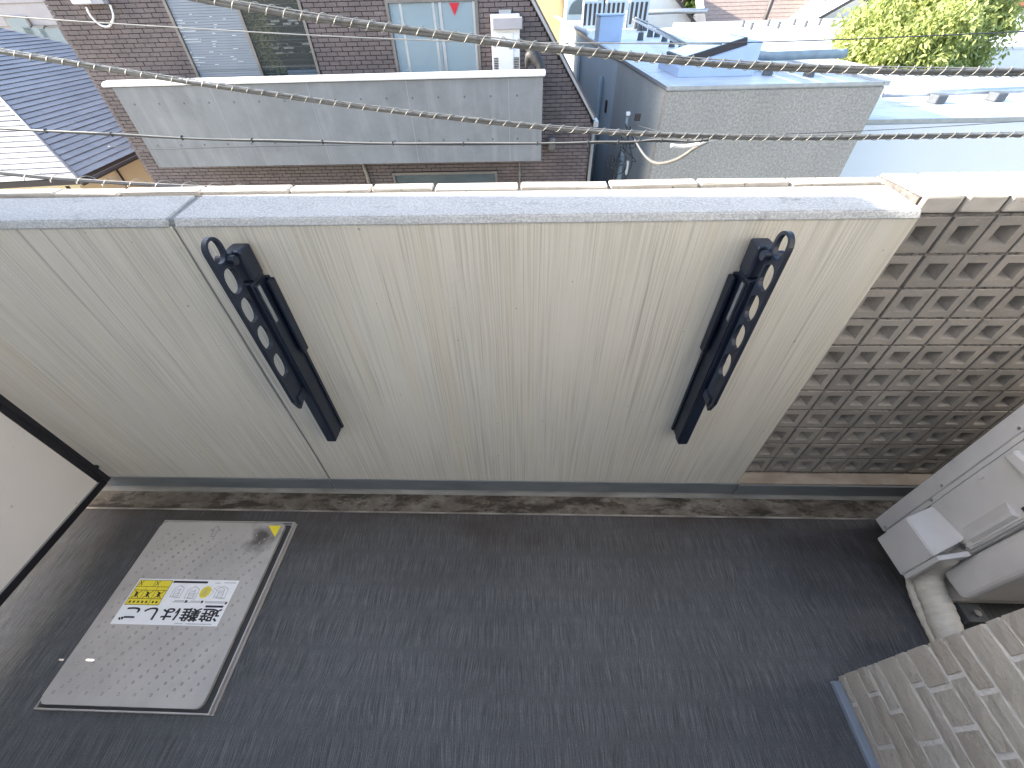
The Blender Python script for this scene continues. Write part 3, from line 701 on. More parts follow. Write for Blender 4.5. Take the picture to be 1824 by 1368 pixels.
while z < ZT-BH:
    x = -8.555-(BW/2 if row % 2 else 0)
    while x < 1.32:
        x0, x1 = max(x, -8.555), min(x+BW, xr(z+BH))
        segs = [(x0, x1)] if x1-x0 > .03 else []
        for wx0, wx1, wz0, wz1 in WIN:
            if z+BH > wz0 and z < wz1:
                ns = []
                for a, b in segs:
                    if b <= wx0 or a >= wx1: ns.append((a, b)); continue
                    if a < wx0-.02: ns.append((a, wx0))
                    if b > wx1+.02: ns.append((wx1, b))
                segs = ns
        for a, b in segs:
            hid = HID[0] < a and b < HID[1] and z > HID[2]+.15 and z+BH < .50
            if hid: continue
            if abs((b-a)-BW) < 1e-4: cand.append(((a+b)/2, z+BH/2))
            else:
                j = random.uniform(-.003, .003)
                box(rest, a+.0055, b-.0055, FY+j, FY+.049, z+.005, z+BH-.005)
        x += BW
    z += BH; row += 1
vis = sorted(cand, key=lambda p: (0 if (-1.25 < p[1] < 1.75) else 1, p[0]**2+FY**2+(p[1]-1.6)**2))
for x, z in vis[:300]:
    o = new_obj('brick', fme, None, bh); o.location = Vector((x, FY+random.uniform(-.003, .003), z))-OFF[bh]
for x, z in vis[300:]:
    j = random.uniform(-.004, .004); box(rest, x-BW/2+.0055, x+BW/2-.0055, FY+j, FY+.049, z-BH/2+.005, z+BH/2-.005)
obj('brickwork', rest, 'fbrick', bh, kind='stuff')
# sloping roof side with metal edge, gutter end and downpipe
obj('roof', prism(B(), [(1.33, FY-.02, -.165), (1.40, FY-.02, -.12), (xr(ZT)+.06, FY-.02, ZT+.03), (xr(ZT)-.01, FY-.02, ZT)], (0, 20.6, 0)), 'roofdark', bh)
obj('verge_trim', prism(B(), [(1.345, FY-.05, -.17), (1.375, FY-.05, -.145), (xr(ZT)+.045, FY-.05, ZT+.03), (xr(ZT)+.015, FY-.05, ZT)], (0, .028, 0)), 'alu', bh)
obj('gutter_end', box(B(), 1.345, 1.445, FY-.10, FY+20.4, -.285, -.175, bev=.01), 'alu', bh)
tb('downpipe', 'downpipe', bh, [(1.37, FY-.03, -.28), (1.37, FY-.03, -6.2)], .035, 10)
tb('downpipe', 'downpipe', bh, [(-3.60, FY-.03, -.75), (-3.55, FY-.04, -1.1), (-3.50, FY-.04, -6.2)], .035, 10)
tb('downpipe', 'downpipe', bh, [(-.155, FY-.03, -.72), (-.155, FY-.03, -6.2)], .022, 8)
vh = bx('vent_hood', 'sash', bh, .44, .60, FY-.13, FY-.005, -.70, -.44, bev=.05, seg=4)
# concrete balcony
bal = bx('balcony', 'concrete', bh, -7.35, .276, 8.5, 8.65, -.635, .655)
bx('balcony_floor', 'concrete', bh, -7.34, .27, 8.652, FY+.03, -.62, -.40)
bx('balcony_end', 'concrete', bh, -7.349, -7.20, 8.652, FY+.03, -.398, .654); bx('balcony_end', 'concrete', bh, .125, .275, 8.652, FY+.03, -.398, .654)
cp = prism(B(), [(-7.50, y, z) for y, z in ((8.46, .665), (8.46, .70), (8.52, .735), (8.66, .745), (8.70, .70), (8.70, .665))], (7.82, 0, 0))
bmesh.ops.bevel(cp, geom=cp.edges[:], offset=.012, segments=2, affect='EDGES'); obj('balcony_capping', cp, 'capmetal', bh)
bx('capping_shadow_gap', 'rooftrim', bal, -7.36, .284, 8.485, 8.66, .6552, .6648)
for r_ in (.402, -.255):
    for k in range(16):
        x = -.172-.463*k
        if x > -7.3: obj('form_tie_hole', cyl(B(), (x, 8.4985, r_), .017, .003, 'y', 12), 'rubber', bal)
for x in (-5.6, -3.85, -2.1, -.32): bx('panel_joint', 'siding', bal, x, x+.006, 8.4985, 8.502, -.63, .652)
bx('ledge_trim', 'concrete', bal, -7.351, .277, 8.4982, 8.501, -.372, -.364)
# windows
def window(x0, x1, z0, z1, m='sash', t=.05, depth=.06):
    bm = B(); box(bm, x0, x0+t, FY-.015, FY+depth, z0, z1); box(bm, x1-t, x1, FY-.015, FY+depth, z0, z1)
    box(bm, x0+t, x1-t, FY-.015, FY+depth, z1-t, z1); box(bm, x0+t, x1-t, FY-.015, FY+depth, z0, z0+t)
    return obj('window', bm, m, bh)
for w in WIN: pass
# near-black sheets behind the frames paint the unlit rooms
for (x0, x1, z0, z1) in WIN: bx('unlit_room_sheet', 'room', bh, x0, x1, FY+.040, FY+.052, z0, z1)
wA = window(*WIN[0])
bx('mullion', 'sash', wA, -5.12, -5.07, FY-.02, FY+.039, .30, 2.55)
for k in range(60):
    zz = .32+.037*k
    if zz > 2.5: break
    bm = box(B(), -6.345, -5.125, -.0170, .0170, -.002, .002, M=Matrix.Translation((0, FY+.02, zz)) @ Matrix.Rotation(R(80), 4, 'X'))
    obj('slat', bm, 'blind', wA)
bx('bottom_rail', 'blind', wA, -6.345, -5.125, FY+.005, FY+.012, .775, .80)
random.seed(21); bm = B()
for k in range(40):
    zz = .85+.037*(k % 20); ln = random.uniform(.04, .3) if k < 20 else random.uniform(.02, .10)
    xx = -6.33 if k < 20 else random.uniform(-6.1, -5.4)
    if k < 20 and random.random() < .25: continue
    quad(bm, (xx, FY+.0065, zz), (xx+ln, FY+.0065, zz), (xx+ln, FY+.0065, zz+.006), (xx, FY+.0065, zz+.006))
obj('painted_lit_stripe', bm, 'blindlit', wA)  # pale quads paint the lit stripes on the blind
for k in range(24):
    zz = .32+.095*k
    if zz > 2.5: break
    tb('wire', 'alu', wA, [(-5.06, FY+.012, zz), (-4.02, FY+.012, zz)], .004, 5)
bx('pane', 'glass', wA, -5.065, -4.015, FY+.002, FY+.005, .30, 2.55)
bx('lower_panel', 'bluebox', wA, -4.60, -4.015, FY+.015, FY+.020, .60, .74)
bm = B()                                     # leaf quads behind the glass stand in for reflected foliage
for k in range(420):
    c = Vector((-4.85+random.gauss(0, .16), FY+.028+random.uniform(-.006, .006), random.uniform(.6, 1.75)))
    a = random.uniform(0, 6.28); L, w_ = random.uniform(.05, .13), random.uniform(.008, .02)
    d = Vector((math.cos(a), 0, math.sin(a)))*L; n = Vector((-math.sin(a), 0, math.cos(a)))*w_
    quad(bm, c-d*.5, c+n*.5, c+d*.5, c-n*.5)
obj('reflected_foliage', bm, 'leafy', wA, kind='stuff')
bm = B()
for k in range(26):
    xx = random.uniform(-4.75, -4.1); zz = random.choice((1.05, 1.10, 1.38, 1.42, 1.46, .98)); L = random.uniform(.08, .35)
    quad(bm, (xx, FY+.034, zz), (min(xx+L, -4.03), FY+.034, zz), (min(xx+L, -4.03), FY+.034, zz+.03), (xx, FY+.034, zz+.025))
obj('painted_lit_patch', bm, 'blindlit', wA); random.seed(12)  # pale quads paint sunlit patches seen in the pane
wB = window(*WIN[1])
bx('curtain', 'curtain', wB, -2.42, -.91, FY+.026, FY+.030, .30, 1.61)
bx('pane', 'frost', wB, -2.42, -1.57, FY+.015, FY+.018, .30, 1.61); bx('pane', 'frost', wB, -1.50, -.91, FY+.005, FY+.008, .30, 1.61)
for x0, x1, y in ((-2.24, -2.20, .014), (-1.66, -1.62, .014), (-1.545, -1.495, .0), (-.95, -.91, .0)): bx('sash_stile', 'alu', wB, x0, x1, FY+y, FY+y+.02, .30, 1.61)
tr_ = [at(x, y, FY) for x, y in ((800, 5), (818, 5), (810, 28))]
obj('red_triangle_mark', prism(B(), [(p.x, FY+.0005, p.z) for p in tr_], (0, -.004, 0)), 'red', wB)
wC = window(*WIN[2])
bx('pane', 'glass', wC, -2.94, -.695, FY+.01, FY+.013, -2.25, -1.135)
bx('curtain', 'curtain', wC, -2.94, -.695, FY+.026, FY+.030, -2.25, -1.135)
# water heater on the wall
wh = thing('water_heater', 'white wall-hung gas water heater beside the curtained window', 'water heater', (-.38, FY-.13, .55))
bx('casing', 'white', wh, -.635, -.130, FY-.20, FY-.006, .56, 1.44, bev=.012)
bx('hood', 'siding', wh, -.600, -.080, FY-.30, FY-.201, 1.24, 1.40, bev=.015)
bx('front_cover', 'white', wh, -.520, -.245, FY-.215, FY-.2005, .66, 1.20, bev=.008)
bx('label_plate', 'bluebox', wh, -.33, -.20, FY-.219, FY-.2155, .97, 1.06)
for x in (-.600, -.235):
    for k in range(7): bx('louvre', 'rooftrim', wh, x, x+.09, FY-.212, FY-.2005, .70+.024*k, .713+.024*k)
bx('mounting_plate', 'alu', wh, -.49, -.28, FY-.05, FY-.007, 1.441, 1.49)
bx('pipe_shroud', 'white', wh, -.60, -.16, FY-.17, FY-.007, .38, .558)
pc = thing('curved_cover', 'dark grey curved cover leaning on the balcony beside the water heater', 'cover', (.1, 9.0, .35))
obj('shell', tube(B(), spline([(-.02, 9.1, .70), (.06, 9.05, .90), (.20, 9.0, .82), (.28, 8.95, .68)], 6), [.02, .03, .045, .06, .07, .08, .085, .09, .09, .09, .09, .09, .085, .08, .075, .07, .065, .055, .04][:19], 12), 'acdark', pc, smooth=True)
# utility box with hanging cable
ub = thing('utility_box', 'pale utility box with a white looped cable high on the brick wall', 'junction box', (-7.65, FY-.06, 1.70))
bx('case', 'siding', ub, -7.92, -7.36, FY-.14, FY-.006, 1.72, 2.15, bev=.01)
bx('lid', 'white', ub, -7.92, -7.58, FY-.150, FY-.1405, 1.735, 2.14)
tb('looped_cable', 'white', ub, spline([at(153, 12, FY-.08), at(163, 30, FY-.06), at(180, 45, FY-.05), at(195, 46, FY-.05), at(202, 30, FY-.05), at(196, 8, FY-.06)], 8), .016, 8)

# ------------------------------------------------------------------ slate-roofed house on the far side
P0 = at(140, 318, 9.5); th = R(7.5); cs, sn = math.cos(th), math.sin(th); tp = math.tan(R(25))
Ev = Vector((-sn, cs, 0)); Uv = Vector((-cs, -sn, tp)); Xv = Vector((-cs, -sn, 0)); Vv = Vector((-sn, cs, tp))
LE, KR = 12.65, 5.6
sh = thing('slate_house', 'house with a hipped slate roof, one slope blue-grey and one sunlit pale', 'house', (P0.x-4, P0.y+5, -6.2))
nrm = Ev.cross(Uv).normalized(); nrm = nrm if nrm.z > 0 else -nrm
nrm2 = Xv.cross(Vv).normalized(); nrm2 = nrm2 if nrm2.z > 0 else -nrm2
def slope_pts(o, e, u, n_, s0, s1, k0, k1, lift0, lift1): return None
obj('roof_deck', prism(B(), [P0, P0+Ev*LE, P0+Ev*(LE-KR)+Uv*KR, P0+Ev*KR+Uv*KR], (0, 0, -.12)), 'rooftrim', sh)
obj('roof_deck', prism(B(), [P0, P0+Ev*KR+Uv*KR, P0+Xv*2*KR+Ev*KR+Vector((0, 0, tp*KR)) - Xv*KR*1.0, P0+Xv*2*KR], (0, 0, -.12)), 'rooftrim', sh)
EX = .185*math.cos(R(25)); nrow = int(KR/EX)
for i in range(nrow):
    k0, k1 = i*EX, (i+1)*EX+.03
    a0, a1 = k0, LE-k0
    js = [a0]; x = a0+random.uniform(.35, .9)
    while x < a1-.25: js.append(x); x += .91
    js.append(a1)
    for q in range(len(js)-1):
        s0, s1 = js[q]+(.002 if q else 0), js[q+1]-.002
        t0 = max(s0, k1) if q == 0 else s0; t1 = min(s1, LE-k1) if q == len(js)-2 else s1
        l0 = nrm*random.uniform(.016, .022); l1 = nrm*.002
        bm = prism(B(), [P0+Ev*s0+Uv*k0+l0, P0+Ev*s1+Uv*k0+l0, P0+Ev*t1+Uv*k1+l1, P0+Ev*t0+Uv*k1+l1], nrm*.006)
        obj('slate', bm, 'slate', sh)
for i in range(nrow):
    k0, k1 = i*EX, (i+1)*EX+.03
    a0, a1 = k0, 2*KR-k0
    js = [a0]; x = a0+random.uniform(.35, .9)
    while x < a1-.25 and x < a0+5.5: js.append(x); x += .91
    js.append(min(a1, a0+6.2))
    for q in range(len(js)-1):
        s0, s1 = js[q]+(.002 if q else 0), js[q+1]-.002
        t0 = max(s0, k1) if q == 0 else s0
        l0 = nrm2*random.uniform(.016, .022); l1 = nrm2*.002
        bm = prism(B(), [P0+Xv*s0+Vv*k0+l0, P0+Xv*s1+Vv*k0+l0, P0+Xv*s1+Vv*k1+l1, P0+Xv*t0+Vv*k1+l1], nrm2*.006)
        obj('slate', bm, 'slate', sh)
hd = (Ev+Uv).normalized()
tb('hip_cap', 'slate', sh, [P0+nrm*.02, P0+(Ev+Uv)*KR+nrm*.02], .035, 6)
ci = P0-Vector((0, 0, .14)); ins = .55
q0 = ci+Xv*ins+Ev*ins
bm = prism(B(), [q0, q0+Ev*(LE-2*ins), q0+Ev*(LE-2*ins)+Xv*9, q0+Xv*9], (0, 0, -4.96+.0)); obj('wall', bm, 'tan', sh)
obj('eaves_soffit', prism(B(), [ci, ci+Ev*LE, ci+Ev*LE+Xv*ins, ci+Xv*ins], (0, 0, .015)), 'cream', sh)
obj('eaves_gutter', tube(B(), [P0+Vector((.03, -.02, -.10)), P0+Ev*LE+Vector((.03, 0, -.10))], .05, 8), 'rooftrim', sh, smooth=True)
tb('downpipe', 'rooftrim', sh, [ci+Ev*.15+Xv*(ins-.06)+Vector((0, 0, .0)), ci+Ev*.15+Xv*(ins-.06)+Vector((0, 0, -4.9))], .04, 8)
tb('downpipe', 'rooftrim', sh, [ci+Ev*1.9+Xv*(ins-.06), ci+Ev*1.9+Xv*(ins-.06)+Vector((0, 0, -4.9))], .025, 8)

# grey house far behind it
gh = thing('grey_house', 'grey house wall with small reflective windows behind the slate roof', 'house', (-27, 26, -6.2))
bx('wall', 'siding', gh, -34, -17, 24, 32, -6.2, 6)
for k in range(9): bx('siding_line', 'sash', gh, -34, -17, 23.985, 23.999, -1+.75*k, -.965+.75*k)
for px in ((40, 48), (72, 64), (100, 66)):
    c = at(*px, 24)
    f = bx('window', 'sash', gh, c.x-.55, c.x+.55, 23.9, 23.985, c.z-.55, c.z+.35); bx('pane', 'frost', f, c.x-.48, c.x+.48, 23.88, 23.899, c.z-.5, c.z+.3)

# ------------------------------------------------------------------ grey stucco block and the white roofs
GX, GY, GZ, GX1, GY1 = 2.72, 9.5, .315, 6.79, 15.2
sb = thing('stucco_block', 'grey rough stucco building with a flat blue-white roof and skylight', 'building', (4.7, 12.3, -6.2))
bx('front_wall', 'stucco', sb, GX+.002, GX1, GY, GY+.2, -6.2, GZ-.05)
bx('side_wall', 'stuccoside', sb, GX, GX+.2, GY+.202, GY1, -6.2, GZ-.05)
bx('core', 'stuccoside', sb, GX+.202, GX1-.002, GY+.202, GY1-.01, -6.2, GZ-.06)
bx('roof', 'roofblue', sb, GX+.03, GX1-.03, GY+.03, GY1, GZ-.048, GZ)
for a in ((GX-.04, GX+.07, GY-.04, GY1), (GX1-.07, GX1+.03, GY-.04, GY1)): bx('roof_edge_trim', 'alu', sb, *a, GZ-.025, GZ+.04)
bx('roof_edge_trim', 'alu', sb, GX+.072, GX1-.072, GY-.025, GY+.04, GZ-.02, GZ+.035)
for x in (5.25, 5.7, 6.15): bx('membrane_seam', 'capmetal', sb, x, x+.07, GY+.05, GY1-.05, GZ+.001, GZ+.015)
# pale long building behind it
pb = thing('pale_building', 'long pale blue building with drainpipes in the shaded gap beside the brick house', 'building', (7.5, 29, -6.2))
bx('wall', 'palewall', pb, GX+.02, GX1-.01, GY1+.01, 44, -6.2, GZ-.06)
bx('roof', 'roofwhite', pb, GX+.05, GX1-.03, GY1+.011, 43.97, GZ-.058, GZ-.002)
bx('roof_edge_trim', 'alu', pb, GX-.03, GX+.08, GY1+.011, 44.02, GZ-.06, GZ+.05)
for y in (17.5, 25.5): tb('drainpipe', 'drainblue', pb, [(GX-.10, y, GZ-.7), (GX-.10, y, -6.2)], .085, 10); tb('drainpipe', 'drainblue', pb, [(GX-.08, y+.36, GZ-.7), (GX-.08, y+.36, -6.2)], .045, 8)
bx('wall_vent', 'rooftrim', pb, GX-.04, GX+.015, 16.35, 16.5, -1.25, -.90); bx('wall_window', 'rooftrim', pb, GX-.03, GX+.015, 19.2, 19.7, -5.6, -3.9)
# skylight box
sk = thing('skylight', 'wedge-shaped white skylight box with a dark framed tilted glass on the flat roof', 'skylight', (4.1, 11.8, GZ))
y0, y1 = 10.9, 12.7
bm = prism(B(), [(3.27, y0, GZ+.004), (4.87, y0, GZ+.004), (4.87, y0, .88), (3.27, y0, .48)], (0, y1-y0, 0)); obj('curb', bm, 'bluebox', sk)
sl_ = Vector((1.60, 0, .40)).normalized(); nu = Vector((-sl_.z, 0, sl_.x)); b0 = Vector((3.36, y0+.15, .502))
def tilt(o, L, w, t): a = b0+nu*o; return prism(B(), [a+sl_*.03, a+sl_*L, a+sl_*L+nu*t, a+sl_*.03+nu*t], (0, w, 0))
f_ = obj('glass_frame', tilt(.004, 1.30, 1.45, .125), 'rooftrim', sk)
b0 = Vector((3.40, y0+.21, .512)); obj('pane', tilt(.128, 1.21, 1.33, .010), 'skyglass', sk)
# pedestals, pipes and conduits on the roofs
ps_g = 'small rubber pipe pedestals on the white roofs'
def pedestal(px, py, zr, label, s=.10, h=.19):
    p = atz(px, py, zr); k = max(1, p.y/17)
    t = thing('roof_pedestal', label, 'pedestal', (p.x, p.y, zr+.002), ps_g)
    o = cyl(B(), (p.x, p.y, zr+.003), s*k, h*k, 'z', 10, r2=s*k*.82); obj('base', o, 'rubber', t)
    bx('clamp', 'alu', t, p.x-.5*s*k, p.x+.5*s*k, p.y-.03, p.y+.03, zr+.003+h*k, zr+.04+h*k)
    return p
row1 = [(1140, 72), (1157, 66), (1170, 66), (1183, 74), (1196, 84), (1211, 95)]
lab1 = ['rubber pedestal nearest the pale blue rooftop box', 'second rubber pedestal out from the pale blue rooftop box', 'third rubber pedestal out from the pale blue rooftop box', 'fourth rubber pedestal out from the pale blue rooftop box', 'rubber pedestal next to last before the skylight', 'rubber pedestal nearest the left edge of the skylight']
for p, l in zip(row1, lab1): pedestal(*p, GZ, l)
far1 = [(1117, 41), (1124, 46), (1131, 51), (1139, 55), (1148, 55)]
for k, p in enumerate(far1): pedestal(*p, GZ, ['first', 'second', 'third', 'fourth', 'fifth'][k]+' rubber pedestal in the far row under the sloping roof conduit', .08, .23)
pA = pedestal(1366, 134, GZ, 'rubber pedestal under the big pipe close to the skylight', .11, .15); pB = pedestal(1439, 137, GZ, 'rubber pedestal under the big pipe near the roof corner', .11, .15)
tag(tb('roof_pipe', 'drainblue', None, spline([(5.15, 13.5, GZ+.23), (5.42, 12.3, GZ+.23), (5.63, 11.95, GZ+.23), (6.5, 11.95, GZ+.24), (7.3, 12.0, GZ+.24)], 6), .085, 12), 'thick grey roof pipe bending beside the skylight', 'pipe')
tag(tb('roof_conduit', 'alu', None, [atz(1105, 22, GZ+.36), atz(1150, 46, GZ+.36), atz(1195, 68, GZ+.3), atz(1245, 98, GZ+.3)], .05, 8), 'white slanting conduit running over the row of pedestals', 'conduit')
tag(tb('roof_conduit', 'drainblue', None, [atz(1110, 21, GZ+.44), atz(1160, 44, GZ+.44), atz(1250, 94, GZ+.35)], .028, 6), 'thin dark conduit running parallel to the white slanting conduit', 'conduit')
tag(tb('roof_conduit', 'alu', None, [atz(1107, 24, GZ+.36), atz(1200, 20, GZ+.36), atz(1260, 19, GZ+.36)], .16, 8), 'long horizontal white duct at the far end of the roof', 'duct')
rb = thing('rooftop_box', 'large pale blue cabinet standing on the flat white roof', 'cabinet', (3.1, 21.4, GZ))
bx('casing', 'bluebox', rb, 2.85, 3.75, 21.0, 22.3, GZ+.002, 1.09, bev=.02); bx('lid', 'bluebox', rb, 2.80, 3.80, 20.95, 22.35, 1.092, 1.14, bev=.015); bx('side_door', 'palewall', rb, 2.838, 2.8495, 21.15, 22.15, GZ+.15, 1.0)
for k, l in enumerate(('grey rooftop condenser unit nearest the arched window house', 'grey rooftop condenser unit right behind the pale blue cabinet', 'grey rooftop condenser unit farthest from the roof edge')):
    x = 3.2+1.3*k
    cu_ = thing('rooftop_condenser', l, 'air conditioner', (x+.55, 31.4, GZ), 'condenser units on the pale roof')
    bx('casing', 'palewall', cu_, x, x+1.1, 31.0, 31.6, GZ+.002, 1.49, bev=.015)
    for q in range(4): bx('coil_panel', 'rooftrim', cu_, x+.06+.26*q, x+.20+.26*q, 30.98, 30.999, GZ+.15, 1.38)
tag(tb('roof_conduit', 'white', None, [atz(988, 29, GZ+.17), atz(1012, 41, GZ+.17), atz(1046, 58, GZ+.17)], .10, 8), 'white insulated pipe along the roof edge by the condensers', 'pipe')
# white building at the right
wb = thing('white_building', 'plain white building with a lower flat roof beyond the stucco block', 'building', (13, 13, -6.2))
bx('wall', 'whitewall', wb, 6.83, 22, 10.5, 15.5, -6.2, -.56)
bx('roof', 'roofpale', wb, 6.86, 21.97, 10.53, 15.47, -.558, -.48)
bx('roof_edge_trim', 'alu', wb, 6.80, 22.03, 10.48, 10.55, -.53, -.46); bx('back_kerb', 'roofwhite', wb, 6.86, 22, 14.9, 15.52, -.478, -.21)
tb('roof_rail', 'alu', wb, [atz(1575, 168, -.30), atz(1824, 160, -.30)], .07, 8)
for px, py in ((1665, 184), (1770, 180)):
    p = atz(px, py, -.475); bx('rail_foot', 'rubber', wb, p.x-.13, p.x+.13, p.y-.15, p.y+.15, -.477, -.29, bev=.03)
# wide white roof behind
vb = thing('white_roof_building', 'wide low building whose sunlit white roof carries two rows of studs', 'building', (24, 32, -6.2))
bx('wall', 'whitewall', vb, 6.83, 11.3, 15.7, 42, -6.2, -.30); bx('roof', 'roofwhite', vb, 6.80, 11.33, 15.67, 42.03, -.298, -.21)
bx('wall', 'whitewall', vb, 11.4, 35, 23.5, 42, -6.2, -.45); bx('roof', 'roofwhite', vb, 11.37, 35.03, 23.47, 42.03, -.448, -.36); bx('roof_step', 'roofwhite', vb, 11.4, 35, 30, 42, -.359, .07)
for y in (19.0, 22.5, 26): bx('roof_seam', 'alu', vb, 6.82, 11.3, y, y+.08, -.209, -.17)
for px, py in ((1322, 49), (1337, 53), (1367, 47), (1385, 51), (1413, 45), (1433, 49), (1458, 45), (1481, 48), (1505, 42), (1540, 44)):
    p = atz(px, py, .075); obj('roof_stud', cyl(B(), (p.x, p.y, .071), .10, .32, 'z', 8), 'rubber', vb)

# ------------------------------------------------------------------ far houses
def gable(name, label, cx, y, w, d, ze, zr, wm, rm, axis='y', eave=.5, cat='house'):
    t = thing(name, label, cat, (cx, y+d/2, -6.2))
    if axis == 'y':
        bm = prism(B(), [(cx-w/2, y, -6.2), (cx+w/2, y, -6.2), (cx+w/2, y, ze), (cx, y, zr), (cx-w/2, y, ze)], (0, d, 0)); obj('wall', bm, wm, t)
        s = (zr-ze)/(w/2)
        for sg in (-1, 1):
            e = w/2+eave
            obj('roof', prism(B(), [(cx, y-eave, zr+.02), (cx+sg*e, y-eave, ze-s*eave+.02), (cx+sg*e, y-eave, ze-s*eave+.18), (cx, y-eave, zr+.18)], (0, d+2*eave, 0)), rm, t)
            obj('barge_board', prism(B(), [(cx, y-eave-.05, zr-.06), (cx+sg*e, y-eave-.05, ze-s*eave-.06), (cx+sg*e, y-eave-.05, ze-s*eave+.16), (cx, y-eave-.05, zr+.16)], (0, .045, 0)), 'rooftrim', t)
    else:
        bm = prism(B(), [(cx-w/2, y, -6.2), (cx-w/2, y+d, -6.2), (cx-w/2, y+d, ze), (cx-w/2, y+d/2, zr), (cx-w/2, y, ze)], (w, 0, 0)); obj('wall', bm, wm, t)
        s = (zr-ze)/(d/2)
        for sg in (-1, 1):
            e = d/2+eave; yc = y+d/2
            n = 14 if sg < 0 else 1              # near slope in courses
            for k in range(n):
                u0, u1 = k/n, (k+1)/n
                za = zr+(ze-s*eave-zr)*u0; zb_ = zr+(ze-s*eave-zr)*u1; l = .04 if n > 1 else 0
                obj('roof_course' if n > 1 else 'roof', prism(B(), [(cx-w/2-eave, yc+sg*e*u0, za+.03), (cx-w/2-eave, yc+sg*e*u1, zb_+.03+l), (cx-w/2-eave, yc+sg*e*u1, zb_+.10+l), (cx-w/2-eave, yc+sg*e*u0, za+.10)], (w+2*eave, 0, 0)), rm, t)
        bx('eaves_gutter', 'rooftrim', t, cx-w/2-eave, cx+w/2+eave, y-eave-.16, y-eave-.01, ze-s*eave-.16, ze-s*eave+.05)
    return t
def wins(t, pts, y, w=.7, h=.8):
    for x, z in pts:
        f = bx('window', 'sash', t, x-w, x+w, y-.06, y-.005, z-h, z+h); bx('pane', 'glass', f, x-w+.08, x+w-.08, y-.08, y-.061, z-h+.08, z+h-.08)
t = gable('cream_house', 'cream yellow house wall just past the brick house edge', 1.9, 49, 9, 9, 4.2, 6.5, 'cream', 'roofbrown'); wins(t, [(-.5, 3.2)], 49)
t = gable('arched_house', 'white house with a half-round arched window behind the condensers', 4.55, 45.5, 2.5, 3.2, 5.2, 6.2, 'palewall', 'roofbrown', eave=.1)
obj('arched_window', prism(B(), [(4.25+.8*math.cos(math.pi*k/16), 45.42, .65+.9*math.sin(math.pi*k/16)) for k in range(17)], (0, .06, 0)), 'glass', t)
t = gable('orange_house', 'small orange-cream gabled house between arched house and white gable', 7.0, 54, 8, 7, .6, 2.5, 'cream', 'roofbrown')
t = gable('white_gable_house', 'white gable end with dark barge boards above the roof conduits', 9.8, 46, 8.2, 8, .05, 3.3, 'housewhite', 'roofdark'); wins(t, [(9.8, -2)], 46)
t = gable('dark_clad_house', 'dark grey metal clad house behind the white gable end', 16.2, 58, 6.4, 8, 5.5, 6.5, 'rooftrim', 'roofdark', axis='x')
t = gable('brown_roof_house', 'house with a broad pale brown roof and leaning mast', 20.6, 47, 8.6, 9, .35, 3.1, 'housewhite', 'roofbrown', axis='x', eave=1.0); wins(t, [(19, -1.6)], 47)
t = gable('dark_roof_house', 'house with a dark ribbed tile roof behind the yellow-green tree', 30.2, 44, 10.5, 10, -.1, 3.9, 'housewhite', 'roofdark', axis='x', eave=.9); wins(t, [(27, -2)], 44)
t = gable('red_roof_house', 'house with a red tiled roof at the far right', 43, 45, 10, 9, .6, 3.6, 'housewhite', 'redroof', axis='x')
t = gable('white_gable_house', 'white sunlit house gable between brown roof and dark roof', 25.0, 43.0, 6.6, 4, -.45, 1.25, 'housewhite', 'housewhite', eave=.7)
for k, (cx, y, w, wm, rm, l) in enumerate(((-14, 88, 20, 'cream', 'roofdark', 'distant cream house left of the brick house'), (6, 85, 17, 'siding', 'roofbrown', 'distant grey house straight behind the cream house'), (27, 90, 20, 'housewhite', 'roofdark', 'distant white house behind the dark metal clad house'), (50, 82, 20, 'cream', 'roofbrown', 'distant cream house behind the dark tile roof'), (76, 88, 23, 'siding', 'roofdark', 'distant grey house behind the red roof'), (105, 90, 26, 'housewhite', 'roofbrown', 'distant white house farthest to the right'))):
    gable('distant_house', l, cx, y, w, 12, 3+k % 3, 8+k % 2, wm, rm, axis='x')
tag(tb('mast', 'rooftrim', None, [(19.2, 44, -6.2), (19.2, 44, -.2), (19.6, 44, 5.0)], .19, 8), 'leaning dark mast in front of the brown roofed house', 'pole')

